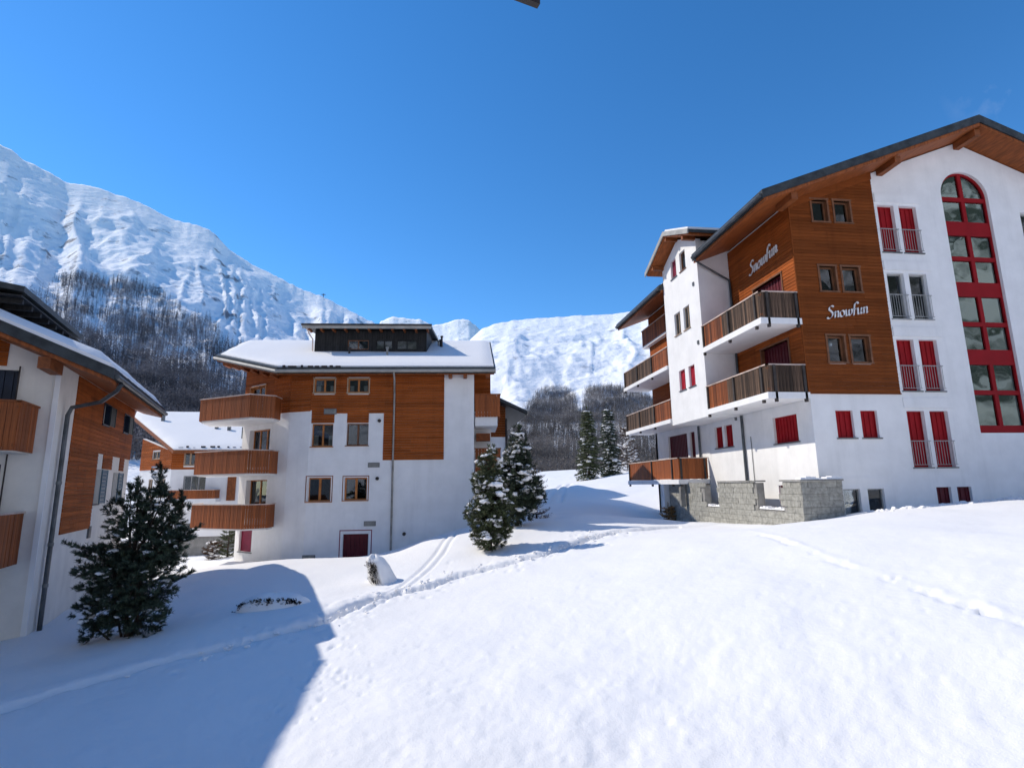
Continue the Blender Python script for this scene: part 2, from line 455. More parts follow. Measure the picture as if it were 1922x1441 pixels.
def french_rail(w, F, s0, s1, z0, h=1.0):
    q = MB()
    fbox(q, F, s0-0.03, s1+0.06, z0+h-0.03, z0+h, 0.03, 0.06)
    fbox(q, F, s0-0.03, s1+0.06, z0+0.08, z0+0.10, 0.035, 0.055)
    n = int((s1-s0)/0.10)
    for i in range(n+1):
        a = s0+0.01+(s1-s0)*i/n
        fbox(q, F, a-0.006, a+0.006, z0+0.10, z0+h-0.03, 0.038, 0.050)
    part('guard_rail', q, 'frame_grey', w)

def balcony(B, pts, z_rail, z_b, slab_pts, z_s1, z_s0, slat_mat='slat_orange', slat_w=0.125, rail_mat='rail_light', posts=(), slab_mat='plaster', lip=None, rail_w=0.09, band=True, mats=None, gap=0.010, label=None):
    """balcony (slab) > handrail, posts and every upright slat"""
    sb = MB(); sb.slab([(x, y, z_s1) for x, y in slab_pts], z_s1-z_s0)
    b = part('balcony', sb, slab_mat, B, label)
    top = B
    off = OFF[top.name]
    hr = MB(); lo = MB()
    for (x0, y0), (x1, y1) in zip(pts[:-1], pts[1:]):
        Fp = Face((x0, y0), (x1-x0, y1-y0)); L = Fp.L
        e = rail_w/2
        fbox(hr, Fp, -e, L+e, z_rail-0.05, z_rail, -e, e)
        if band:
            fbox(lo, Fp, -0.02, L+0.02, z_b+0.10, z_b+0.17, -0.045, -0.012)
            fbox(lo, Fp, -0.02, L+0.02, z_rail-0.20, z_rail-0.13, -0.045, -0.012)
        n = max(1, int(round(L/slat_w))); ww = L/n
        zb, zt = z_b, z_rail-0.052
        me_cache = {}
        for i in range(n):
            mt = slat_mat if mats is None else mats(Fp.P(ww*(i+0.5), 0))
            if mt not in me_cache:
                sm = MB(); sm.box(-(ww-gap)/2, (ww-gap)/2, -0.012, 0.012, zb-zt, 0)
                me_cache[mt] = sm.mesh('slat', mt)
            o = bpy.data.objects.new('slat', me_cache[mt]); COL.objects.link(o); o.parent = b
            p = Fp.P(ww*(i+0.5), zt, 0.004*(i % 2)+random.uniform(-0.003, 0.003))
            o.location = (p[0]-off[0], p[1]-off[1], p[2]-off[2])
            o.rotation_euler = (0, 0, atan2(Fp.d[1], Fp.d[0]))
    part('handrail', hr, rail_mat, b)
    if band: part('lower_rail', lo, 'wood_beam', b)
    for (px, py) in posts:
        pm = MB(); pm.box(px-0.05, px+0.05, py-0.05, py+0.05, z_s0-0.12, z_rail-0.05)
        part('post', pm, 'post_dark', b)
    return b

# ================================================================ terrain
def vnoise(x, y, seed=0):
    x = np.asarray(x, float); y = np.asarray(y, float)
    xi = np.floor(x).astype(np.int64); yi = np.floor(y).astype(np.int64)
    fx = x-xi; fy = y-yi
    fx = fx*fx*(3-2*fx); fy = fy*fy*(3-2*fy)
    def h(a, b):
        n = (a*374761393 + b*668265263 + seed*1442695041) & 0x7fffffff
        n = ((n ^ (n >> 13))*1274126177) & 0x7fffffff
        return ((n ^ (n >> 16)) & 0xffff)/65535.0
    return (h(xi, yi)*(1-fx)+h(xi+1, yi)*fx)*(1-fy)+(h(xi, yi+1)*(1-fx)+h(xi+1, yi+1)*fx)*fy
def fbm(x, y, oct=5, seed=0, gain=0.5, ridged=False):
    t = 0.0; a = 1.0; s = 0.0
    for i in range(oct):
        v = vnoise(x*2**i+17.3*i, y*2**i-9.1*i, seed+i)
        if ridged: v = 1-abs(2*v-1)
        t = t+a*v; s += a; a *= gain
    return t/s

CTL = np.array([(0.81, 6.88, -3.15), (5.59, 5.25, -2.75), (3.51, 6.13, -3.0), (-5.64, 8.66, -3.5), (-2.04, 7.66, -3.3), (-2.01, 10.72, -3.2), (-7.4, 11.16, -3.6), (4.13, 9.3, -2.55), (7.97, 7.14, -1.9), (1.37, 11.36, -2.95), (-10.99, 17.36, -3.74), (-12.33, 21.82, -3.78), (-13.65, 26.17, -3.9), (-14.22, 15.97, -4.1), (-7.44, 15.33, -3.5), (-4.46, 16.61, -3.2), (-2.06, 19.61, -3.1), (-2.42, 28.19, -2.95), (1.51, 27.96, -1.89), (-3.3, 28.25, -3.4), (-4.35, 25.6, -2.93), (-6.2, 25.91, -3.01), (-7.69, 26.5, -3.1), (-6.88, 28.86, -3.69), (-10.36, 30.17, -3.51), (-2.38, 24.48, -2.88), (1.1, 23.68, -1.94), (3.75, 23.42, -1.75), (8.73, 22.0, -1.87), (1.58, 21.21, -2.35), (-0.47, 17.93, -2.85), (4.44, 17.4, -2.3), (-3.03, 14.54, -3.2), (11.5, 18.2, -1.5), (14.1, 18.25, -1.15), (18, 19, -0.95), (22.2, 19, -0.66), (27, 19, -0.4), (26, 8, -0.6), (20, -6, -1.8), (9.81, 16.5, -1.43), (13.89, 15.5, -1.03), (16.83, 14.5, -0.81), (12.2, 29, -2.3), (12.2, 34, -1.8), (10.61, 27.0, -1.7), (9.48, 34.0, -1.19), (5.46, 34.0, -1.75), (14.7, 42.0, -0.72), (12.0, 50.0, -0.3), (16.15, 62.0, 0.51), (21.21, 66.0, 1.13), (16.26, 85.0, 1.34), (26.48, 85.0, 2.13), (30, 60, 2.5), (50, 40, 3), (50, 10, 1.5), (60, 90, 8), (40, 120, 8), (0, 120, 2.0), (1.8, 36, -1.9), (-2, 50, -2.0), (-14, 38, -4.2), (-14.71, 37.6, -4.1), (-15.18, 35.21, -4.3), (-30, 55, -4.5), (-20, 70, -4.0), (-60, 60, -4), (-60, 20, -5), (-40, 110, 2), (-25, 0, -4.8), (0, -12, -3.6), (-30, -30, -5), (30, -30, -3), (60, -20, -1)])
def _tps(r2):
    return np.where(r2 < 1e-9, 0.0, 0.5*r2*np.log(np.maximum(r2, 1e-9)))
def _fit():
    P = CTL[:, :2]; n = len(P)
    K = _tps(((P[:, None]-P[None])**2).sum(-1)) + np.eye(n)*4.0
    A = np.zeros((n+3, n+3)); A[:n, :n] = K; A[:n, n] = 1; A[:n, n+1:] = P; A[n, :n] = 1; A[n+1:, :n] = P.T
    b = np.zeros(n+3); b[:n] = CTL[:, 2]
    return np.linalg.solve(A, b)
WT = _fit()
def seg_dist(x, y, pts):
    """distance to a polyline and run length along it"""
    best = np.full(np.shape(x), 1e9); run = np.zeros(np.shape(x)); acc = 0.0; side = np.zeros(np.shape(x))
    for (ax, ay), (bx, by) in zip(pts[:-1], pts[1:]):
        L = sqrt((bx-ax)**2+(by-ay)**2)
        t = np.clip(((x-ax)*(bx-ax)+(y-ay)*(by-ay))/L**2, 0, 1)
        dx = x-ax-t*(bx-ax); dy = y-ay-t*(by-ay); d = np.sqrt(dx*dx+dy*dy)
        sd = ((bx-ax)*dy-(by-ay)*dx)/L
        m = d < best
        best = np.where(m, d, best); run = np.where(m, acc+t*L, run); side = np.where(m, sd, side)
        acc += L
    return best, run, side
TRENCH = [(-7.62, 10.82), (-6.75, 11.7), (-5.56, 12.61), (-4.29, 13.29), (-3.0, 14.42), (-1.91, 16.68), (0.35, 18.37), (2.29, 18.95), (3.89, 19.67), (6.09, 21.29), (7.78, 21.83)]
SKI = [(-1.95, 15.87), (-1.45, 17.25), (-0.7, 19.76), (-0.09, 21.8), (0.33, 23.91), (0.53, 26.08)]
ANIMAL = [(9.38, 15.95), (8.48, 11.99), (8.26, 10.03), (8.05, 8.37), (8.07, 7.1)]
FARSKI = [(7.91, 39.56), (10.08, 47.93), (12.95, 58.21)]
_pr = random.Random(5)
def _prints(path, n, spread, seed):
    rr = random.Random(seed); out = []
    segs = []; acc = 0
    for (ax, ay), (bx, by) in zip(path[:-1], path[1:]):
        L = sqrt((bx-ax)**2+(by-ay)**2); segs.append((ax, ay, bx, by, L)); acc += L
    for i in range(n):
        t = (i+rr.random())/n*acc
        for ax, ay, bx, by, L in segs:
            if t <= L: break
            t -= L
        t = min(t/L, 1); nx, ny = -(by-ay)/L, (bx-ax)/L; o = rr.gauss(0, spread)
        out.append((ax+(bx-ax)*t+nx*o, ay+(by-ay)*t+ny*o, rr.uniform(0.055, 0.12), rr.uniform(0.02, 0.075)))
    return out
PRINTS = _prints(TRENCH[2:], 130, 0.75, 1) + _prints(ANIMAL, 12, 0.05, 2) + _prints(TRENCH[3:], 60, 0.3, 4) + [(-2.0+_pr.gauss(0, .35), 10.4+_pr.gauss(0, .8), _pr.uniform(.03, .07), _pr.uniform(.015, .04)) for _ in range(70)] + [(_pr.uniform(-1, 9), _pr.uniform(6, 16), _pr.uniform(.04, .09), _pr.uniform(.006, .02)) for _ in range(120)]

def ground_z(x, y, detail=True):
    x = np.asarray(x, float); y = np.asarray(y, float); sh = x.shape
    xf, yf = x.ravel(), y.ravel()
    z = WT[-3]+WT[-2]*xf+WT[-1]*yf
    for i in range(len(CTL)):
        z = z+WT[i]*_tps((xf-CTL[i, 0])**2+(yf-CTL[i, 1])**2)
    r = np.hypot(xf, yf)
    k = np.clip((r-70)/60, 0, 1); k = k*k*(3-2*k)
    head = np.arctan2(xf, yf)
    zf = np.where(head > 0, 2.0+1.5*np.clip(head, 0, 1.2), np.clip(2.0+5*head, -5, 2))
    z = z*(1-k)+zf*k
    if detail:
        z = z+(fbm(xf*0.25, yf*0.25, 3, 11)-0.5)*0.28+(fbm(xf*1.1, yf*1.1, 4, 5)-0.5)*0.045
        near = np.clip((22-r)/14, 0, 1)
        # settled, wind-combed crust: fine runnels running down towards the camera's foot
        a_ = np.arctan2(xf, yf+2)
        z = z+near*((fbm(a_*22, r*0.9, 3, 21)-0.5)*0.045+(fbm(xf*5, yf*5, 3, 31)-0.5)*0.030)
        d, run, side = seg_dist(xf, yf, TRENCH)
        wob = (vnoise(run*1.3, run*0, 3)-0.5)*0.16
        q = side+wob
        z = z-0.26*np.exp(-(q/0.10)**2)*(d < 2)+0.02*np.exp(-((q-0.45)/0.22)**2)*(d < 2)*(0.5+vnoise(run*2, run*0, 8))
        z = z+0.025*np.tanh((side+wob)/0.07)*np.exp(-(np.abs(side)/0.9)**1.5)*(d < 4)
        rough = np.exp(-(d/0.9)**2)
        z = z+rough*(fbm(xf*4, yf*4, 3, 41)-0.5)*0.10
        for path, w, dep in ((SKI, 0.17, 0.07), (FARSKI, 0.45, 0.16)):
            d, run, side = seg_dist(xf, yf, path)
            z = z-dep*(np.exp(-((side-w)/(w*0.35))**2)+np.exp(-((side+w)/(w*0.35))**2))*(d < 1.5*w+0.3)
        d, run, side = seg_dist(xf, yf, ANIMAL)
        z = z+0.016*np.exp(-((side-0.10)/0.09)**2)*(d < 1.2)*(0.5+0.9*vnoise(run*3, run*0, 9))-0.035*np.exp(-((side+0.08)/0.07)**2)*(d < 1.2)*(vnoise(run*2.2, run*0, 15) > 0.35)
        for px, py, pr, pd in PRINTS:
            m = (abs(xf-px) < 0.6) & (abs(yf-py) < 0.6)
            if m.any():
                dd = ((xf[m]-px)**2+(yf[m]-py)**2)/pr**2
                z[m] = z[m]-pd*np.exp(-dd*1.2)+pd*0.13*np.exp(-(np.sqrt(dd)-1.7)**2*3)
    return z.reshape(sh)
def gz(x, y): return float(ground_z(np.array([x]), np.array([y]), False)[0])

def grid_mesh(name, X, Y, Z, mat, closed=False, smooth=True):
    ni, nj = X.shape
    me = bpy.data.meshes.new(name)
    v = np.stack([X, Y, Z], -1).reshape(-1, 3)
    i = np.arange(ni-1)[:, None]; j = np.arange(nj if closed else nj-1)[None]
    j2 = (j+1) % nj
    f = np.stack(np.broadcast_arrays(i*nj+j, (i+1)*nj+j, (i+1)*nj+j2, i*nj+j2), -1).reshape(-1, 4)
    me.vertices.add(len(v)); me.vertices.foreach_set('co', v.ravel())
    me.loops.add(f.size); me.loops.foreach_set('vertex_index', f.ravel().astype(np.int32))
    me.polygons.add(len(f)); me.polygons.foreach_set('loop_start', np.arange(0, f.size, 4, dtype=np.int32))
    me.polygons.foreach_set('loop_total', np.full(len(f), 4, dtype=np.int32))
    if smooth: me.polygons.foreach_set('use_smooth', np.ones(len(f), bool))
    me.update(calc_edges=True); me.validate()
    me.materials.append(mat)
    o = bpy.data.objects.new(name, me); COL.objects.link(o); o['kind'] = 'structure'
    return o

rr_ = [0.6]
while rr_[-1] < 450: rr_.append(rr_[-1]*1.0076+0.004)
RR = np.array(rr_)
hh_ = np.concatenate([np.linspace(-44, 58, 700), np.linspace(60, 314, 90)])
HH = np.radians(hh_)
RG, HG = np.meshgrid(RR, HH, indexing='ij')
GX, GY = RG*np.sin(HG), RG*np.cos(HG)
grid_mesh('snow_ground', GX, GY, ground_z(GX, GY), M['snow_ground'], closed=True)

# ---------------------------------------------------------------- mountains
def mountain_material(name, rock_amt, rock=(0.10, 0.095, 0.10), sc=0.006, snow=(0.95, 0.94, 0.93)):
    m = bpy.data.materials.new(name); m.use_nodes = True
    n, l = m.node_tree.nodes, m.node_tree.links
    b = n['Principled BSDF']; b.inputs['Roughness'].default_value = 0.8; b.inputs['Specular IOR Level'].default_value = 0.1
    t = n.new('ShaderNodeTexCoord')
    mp = n.new('ShaderNodeMapping'); mp.inputs['Scale'].default_value = (1, 1, 1.8); mp.inputs['Rotation'].default_value = (0.3, 0.5, 0.2)
    l.new(t.outputs['Object'], mp.inputs['Vector'])
    n1 = n.new('ShaderNodeTexNoise'); n1.inputs['Scale'].default_value = sc; n1.inputs['Detail'].default_value = 12; n1.inputs['Roughness'].default_value = 0.68
    l.new(mp.outputs[0], n1.inputs['Vector'])
    g = n.new('ShaderNodeNewGeometry'); sp = n.new('ShaderNodeSeparateXYZ'); l.new(g.outputs['Normal'], sp.inputs[0])
    st = n.new('ShaderNodeMapRange'); st.inputs['From Min'].default_value = 0.92; st.inputs['From Max'].default_value = 0.45
    l.new(sp.outputs['Z'], st.inputs['Value'])
    ma = n.new('ShaderNodeMath'); ma.operation = 'MULTIPLY_ADD'; ma.inputs[1].default_value = 0.16
    l.new(st.outputs['Result'], ma.inputs[0]); l.new(n1.outputs['Fac'], ma.inputs[2])
    mr_ = n.new('ShaderNodeMapRange'); mr_.inputs['From Min'].default_value = 0.70-rock_amt; mr_.inputs['From Max'].default_value = 0.80-rock_amt
    l.new(ma.outputs[0], mr_.inputs['Value'])
    mc = n.new('ShaderNodeMix'); mc.data_type = 'RGBA'; mc.inputs[6].default_value = (*snow, 1); mc.inputs[7].default_value = (*rock, 1)
    l.new(mr_.outputs['Result'], mc.inputs['Factor']); l.new(mc.outputs[2], b.inputs['Base Color'])
    n2 = n.new('ShaderNodeTexNoise'); n2.inputs['Scale'].default_value = sc*2.2; n2.inputs['Detail'].default_value = 10; n2.inputs['Roughness'].default_value = 0.6
    l.new(mp.outputs[0], n2.inputs['Vector'])
    bb = n.new('ShaderNodeBump'); bb.inputs['Strength'].default_value = 0.7; bb.inputs['Distance'].default_value = 18
    l.new(n2.outputs['Fac'], bb.inputs['Height']); l.new(bb.outputs['Normal'], b.inputs['Normal'])
    return m
M['mountain_left'] = mountain_material('snowy_mountain', 0.055, (0.24, 0.235, 0.25), 0.010)
M['mountain_right'] = mountain_material('snow_slope', 0.070, (0.33, 0.32, 0.34), sc=0.010)
M['mountain_back'] = mountain_material('wooded_valley_side', 0.22, (0.13, 0.155, 0.135), 0.007)

SK_L = [(-75, 27), (-55, 26.5), (-45, 25.8), (-38.41, 25.64), (-37.7, 25.59), (-36.88, 25.11), (-35.31, 24.76), (-33.85, 24.3), (-32.06, 24.63), (-30.3, 24.36), (-28.48, 24.1), (-27.21, 23.75), (-25.94, 23.35), (-24.83, 23.42), (-23.51, 23.30), (-22.58, 22.9), (-21.3, 21.73), (-18.86, 20.67), (-16.37, 19.77), (-14.83, 19.15), (-12.76, 18.6), (-10.64, 17.86), (-8.48, 16.91), (-7.39, 16.5), (-4.06, 14.18), (0.98, 10.45), (7.05, 3.27), (10.27, 0.25)]
SK_R = [(-13.83, 0.81), (-7.05, 6.02), (-0.71, 12.08), (2.65, 14.86), (4.08, 16.13), (5.51, 16.62), (7.53, 16.98), (9.54, 17.11), (12.41, 17.18), (15.25, 17.21), (17.5, 17.18), (19.45, 17.26), (23.0, 17.39), (31.22, 17.35), (50.71, 15), (75, 17), (100, 20)]
SK_F = [(-12, 9.0), (-7.84, 14.03), (-6.58, 16.6), (-5.5, 17.03), (-4.12, 16.99), (-2.45, 16.89), (-1.21, 16.38), (-0.19, 16.52), (1.51, 17.04), (2.65, 16.89), (3.39, 16.4), (4.07, 15.69), (8, 11.55)]
def ridge(h, sk): return np.interp(h, [p[0] for p in sk], [p[1] for p in sk])
def slope_pt(h, s, sk, r0, Rf, pw, e0=-0.6):
    E = ridge(h, sk); R_ = Rf(h)
    r = r0+(R_-r0)*s
    e = e0+(E-e0)*s**pw
    return r, e
def mountain(name, h0, h1, nh, nr, sk, r0, Rf, pw, amp, seed, mat, edge=0.12, fscale=420.0, jag=0.12, gully=0.0, gamp=0.55):
    h = np.linspace(h0, h1, nh); s = np.linspace(0, 1, nr)
    Sg, Hg = np.meshgrid(s, h, indexing='ij')
    r, e = slope_pt(Hg, Sg, sk, r0, Rf, pw)
    x = r*np.sin(np.radians(Hg)); y = r*np.cos(np.radians(Hg)); z = r*np.tan(np.radians(e))
    w = np.clip(Sg*3, 0, 1)*(edge+(1-edge)*np.clip((1-Sg)*5, 0, 1))
    u = x/fscale+0.4*fbm(x/900, y/900, 3, seed+50); v = y/fscale+0.4*fbm(x/900, y/900, 3, seed+60)
    n = (fbm(u, v, 7, seed, 0.52, True)-0.55)
    z = z+amp*n*w+amp*0.22*(fbm(u*5, v*5, 5, seed+9, 0.5, True)-0.5)*w
    z = z+amp*jag*(fbm(Hg*1.9, Sg*0, 5, seed+4, 0.6)-0.5)*np.clip((Sg-0.9)*10, 0, 1)
    if gully:      # spurs and gullies running down the face
        q_ = Hg*gully+2.2*fbm(Hg*0.22, Sg*2.5, 4, seed+70)
        z = z+gamp*amp*0.75*(1-np.abs(2*vnoise(q_, Sg*1.3, seed+80)-1)-0.5)*w*np.clip(Sg*2.2-0.3, 0, 1)+gamp*amp*0.28*(1-np.abs(2*vnoise(q_*2.7, Sg*3, seed+81)-1)-0.5)*w*np.clip(Sg*2-0.2, 0, 1)
    # far side falls away behind the crest
    xb, yb, zb = x[-1]*1.15, y[-1]*1.15, z[-1]*0.3
    X = np.vstack([x, xb]); Y = np.vstack([y, yb]); Z = np.vstack([z, zb])
    return grid_mesh(name, X, Y, Z, mat)
RL = lambda h: 3200-np.clip(h+45, 0, 60)*20
RRt = lambda h: 3000+0*h
mountain('left_mountain', -75, 10, 560, 260, SK_L, 400, RL, 0.72, 120, 3, M['mountain_left'], edge=0.06, fscale=480.0, gully=0.42)
mountain('right_mountain', -13, 100, 560, 220, SK_R, 400, RRt, 0.72, 130, 23, M['mountain_right'], edge=0.04, fscale=560.0, jag=0.07, gully=0.3, gamp=0.22)
mountain('distant_peak', -12, 8, 160, 80, SK_F, 3500, lambda h: 6500+0*h, 0.8, 200, 43, M['mountain_left'], edge=0.25, fscale=800)
SK_B = [(95, 20), (120, 27), (150, 33), (180, 36), (210, 34), (240, 31), (265, 29), (290, 27)]
mountain('rear_valley_side', 97, 288, 180, 60, SK_B, 170, lambda h: 1300+0*h, 0.8, 150, 63, M['mountain_back'])

# ---------------------------------------------------------------- far woods: one mass of bare larches each
def inside(px, py, poly):
    c = False; n = len(poly); j = n-1
    for i in range(n):
        if (poly[i][1] > py) != (poly[j][1] > py) and px < (poly[j][0]-poly[i][0])*(py-poly[i][1])/(poly[j][1]-poly[i][1])+poly[i][0]: c = not c
        j = i
    return c
def wood(name, polys, n, sk, Rf, pw, mname, seed, hgt=(15, 24), mat='larch_far', dens=None, label=''):
    me = bpy.data.objects[mname].data
    from mathutils.bvhtree import BVHTree
    bvh = BVHTree.FromObject(bpy.data.objects[mname], bpy.context.evaluated_depsgraph_get())
    rnd = random.Random(seed); mb = MB(); got = 0; tries = 0
    while got < n and tries < n*12:
        tries += 1
        poly = polys[tries % len(polys)]
        hx0, hx1 = min(p[0] for p in poly), max(p[0] for p in poly); e0, e1 = min(p[1] for p in poly), max(p[1] for p in poly)
        h = rnd.uniform(hx0, hx1); e = rnd.uniform(max(e0, 0.4), e1)
        he = h+rnd.gauss(0, 0.25); ee = e+rnd.gauss(0, 0.12)
        if not inside(he, ee, poly): continue
        if dens and rnd.random() > dens(h, e): continue
        d = Vector((sin(radians(h))*cos(radians(e)), cos(radians(h))*cos(radians(e)), sin(radians(e))))
        hit = bvh.ray_cast(Vector((0, 0, 0)), d)
        if hit[0] is None: continue
        p = hit[0]; got += 1
        H = rnd.uniform(*hgt)*(0.75+0.5*rnd.random()); w = H*rnd.uniform(0.10, 0.18)
        a0 = rnd.uniform(0, pi)
        # trunk sliver and upswept limbs
        for k in range(2):
            a = a0+k*pi/2; dx, dy = cos(a)*H*0.012, sin(a)*H*0.012
            mb.tri((p.x-dx, p.y-dy, p.z-2), (p.x+dx, p.y+dy, p.z-2), (p.x, p.y, p.z+H))
        for k in range(8):
            t = 0.15+0.8*k/8; a = a0+k*2.4; L = w*(1.25-t)
            z = p.z+H*t; tx, ty = cos(a)*L, sin(a)*L
            mb.tri((p.x, p.y, z), (p.x, p.y, z+H*0.06), (p.x+tx, p.y+ty, z+H*0.05+rnd.uniform(-1, 1)))
    o = solo(name, mb, mat, label, 'wood', kind='stuff')
    return o
FL = [(-37, 13.5), (-35.13, 14.98), (-34.42, 15.97), (-33.62, 17.0), (-32.33, 17.41), (-30.52, 17.62), (-28.61, 17.6), (-26.97, 17.21), (-25.22, 16.1), (-24.29, 15.05), (-23.48, 15.64), (-22.58, 15.28), (-21.11, 13.51), (-20.16, 12.87), (-18.3, 12.9), (-15, 10.0), (-15, 2.5), (-40, 2.5), (-40, 12)]
R1 = [(7.92, 6.0), (8.78, 7.64), (9.47, 8.73), (9.94, 9.55), (11.07, 10.02), (12.85, 9.91), (13.71, 8.9), (13.9, 7.79), (14.3, 7.22), (15.3, 5.84), (15.3, 0.3), (3.5, 0.3), (5.5, 5.2)]
R2 = [(14.5, 7.23), (14.75, 8.86), (15.23, 9.78), (17.7, 9.84), (19.83, 9.3), (21.63, 8.3), (25.34, 5.99), (28, 5), (28, 0.3), (15.2, 0.3), (15.2, 6)]
def dens_r(h, e):
    if e > 6.2: return 1.0
    v = float(vnoise(h*3.1, e*1.3, 77))
    return 0.28+0.5*v*v
def dens_l(h, e):
    v = float(fbm(h*0.55, e*0.9, 3, 99))
    return 0.12+1.5*max(0, v-0.28)+0.45*max(0.0, min(1.0, (11.0-e)/4))

# ================================================================ right-hand apartment house (frame = world)
B = thing('apartment_house', 'large white and brown apartment house on the right with a tall arched red window', 'building', (13.72, 19.0, -1.2))
G = Face((0, 19.0), (1, 0))           # gable front, s = x
SF = Face((13.72, 0), (0, -1))        # side wall facing left, s = -y
def Y(y0, y1, z0, z1): return (-y1, -y0, z0, z1)
RX, RZ0, RSL = 21.8, 14.75, 0.393     # ridge x, z and slope of the main roof
def rtop(x, dz=0.0): return RZ0-RSL*abs(x-RX)+dz

arch = [(20.72+2.22*(1-cos(pi*i/56))/2, 20.72+2.22*(1-cos(pi*(i+1)/56))/2) for i in range(56)]
ARC = 21.83
def zarch(x): return 11.77+sqrt(max(0, 1.11**2-(x-ARC)**2))
arch_holes = [(a, b, 1.75, zarch((a+b)/2)) for a, b in arch]
wood_w = [(14.70, 15.37, 10.28, 11.22), (15.68, 16.38, 10.28, 11.22), (14.70, 15.38, 7.34, 8.37), (15.67, 16.41, 7.34, 8.37), (14.68, 15.38, 4.48, 5.52), (15.66, 16.44, 4.48, 5.52)]
shut_w = [(14.68, 15.39, 1.58, 2.61), (15.71, 16.40, 1.58, 2.61)]
french = [(17.65, 18.40), (18.63, 19.42)]
frows = [(9.10, 11.15), (6.29, 8.20), (3.39, 5.44), (0.46, 2.60)]
frow_right = [(24.35, 25.10), (25.32, 26.07)]
base_w = [(14.62, 15.30, -1.6, -0.31), (15.60, 16.27, -1.6, -0.31), (18.44, 19.05, -1.1, -0.29), (19.31, 19.92, -1.1, -0.29)]
gh = arch_holes + wood_w + shut_w + [(a, b, z0, z1) for a, b in french+frow_right for z0, z1 in frows] + base_w
mb = MB(); wall(mb, G, 13.72, 29.88, -3.0, lambda x: rtop(x, -0.52), gh, brk=(RX,))
# side wall: base storey, upper timber storeys, recess behind the tower
side_h = [Y(19.92, 21.51, 1.54, 2.61), Y(24.83, 25.58, 1.69, 2.73), Y(25.80, 26.56, 1.69, 2.73), Y(29.82, 32.47, 0.2, 2.78), Y(28.86, 29.47, 0.2, 2.78), Y(20.75, 21.55, -1.6, -0.15)]
up_h = [Y(19.90, 21.95, 6.2, 8.4), Y(19.90, 21.80, 3.35, 5.6), Y(28.3, 30.3, 6.2, 8.3), Y(28.3, 30.6, 3.35, 5.5)]
wall(mb, SF, -34.5, -19.3, -3.5, 3.05, side_h)
wall(mb, SF, -34.5, -19.3, 3.05, 11.05, up_h)
mb.box(13.72, 29.88, 34.2, 34.5, -3.5, 11.0); mb.box(29.58, 29.88, 19.3, 34.2, -3.5, 11.0)
mb.slab([(13.72, 34.5, 11.0), (29.88, 34.5, 11.0), (RX, 34.5, 14.1)], 0.01)
part('wall', mb, 'plaster', B)
bg = MB(); bg.hexa([(13.72, 34.2, 11), (29.88, 34.2, 11), (29.88, 34.5, 11), (13.72, 34.5, 11), (RX-.1, 34.2, 14.1), (RX+.1, 34.2, 14.1), (RX+.1, 34.5, 14.1), (RX-.1, 34.5, 14.1)])
part('rear_gable', bg, 'plaster', B)
# timber cladding on the gable corner and on the side storeys
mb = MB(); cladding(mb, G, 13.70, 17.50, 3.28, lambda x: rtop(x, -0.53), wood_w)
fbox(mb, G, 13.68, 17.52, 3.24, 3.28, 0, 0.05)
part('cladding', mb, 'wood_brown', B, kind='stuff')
mb = MB(); cladding(mb, SF, -23.85, -19.0, 3.28, 10.98, up_h, pitch=0.14); cladding(mb, SF, -34.5, -27.95, 3.28, 10.98, up_h)
part('cladding', mb, 'wood_orange', B, kind='stuff')
rk = MB(); rk.hexa([G.P(13.70, rtop(13.70, -0.80), 0.056), G.P(17.52, rtop(17.52, -0.80), 0.056), G.P(17.52, rtop(17.52, -0.80), -0.01), G.P(13.70, rtop(13.70, -0.80), -0.01), G.P(13.70, rtop(13.70, -0.475), 0.056), G.P(17.52, rtop(17.52, -0.475), 0.056), G.P(17.52, rtop(17.52, -0.475), -0.01), G.P(13.70, rtop(13.70, -0.475), -0.01)])
part('rake_board', rk, 'wood_brown', B)
cb = MB(); cb.box(13.655, 13.70, 18.945, 18.99, 3.26, 10.95); part('corner_board', cb, 'wood_brown', B)
for i, h in enumerate(wood_w):
    casing(B, G, h); window(B, G, *h, frame='window_frame_brown', recess=0.10, mull=0, curtain=(0, 0, 2, 2, 3, 3)[i], fw_=0.07)
for h in shut_w: shutter_window(B, G, *h, mat='red', sill=True)
for ri, (z0, z1) in enumerate(frows):
    for ci, (a, b) in enumerate(french+frow_right):
        if ri == 1 or ci > 1:
            w = window(B, G, a, b, z0, z1, frame='frame_grey', recess=0.16, mull=0, curtain=2 if ci < 2 else 0, sill=True); french_rail(w, G, a, b, z0)
        else: shutter_window(B, G, a, b, z0, z1, mat='red' if ri != 3 else 'red', recess=0.17, rail=True)
    lp = MB(); fbox(lp, G, 17.56, 19.66, z1+0.12, z1+0.50, 0.0, 0.04); part('lintel_panel', lp, 'plaster', B)
lp = MB(); fbox(lp, G, 14.45, 16.6, 0.0, 0.12, 0.0, 0.02); part('lintel_panel', lp, 'plaster', B)
for i, h in enumerate(base_w):
    if i < 2: window(B, G, *h, frame='frame_grey', recess=0.10, mull=0, curtain=2 if i else 1, fw_=0.04)
    else: shutter_window(B, G, *h, mat='red_dark')
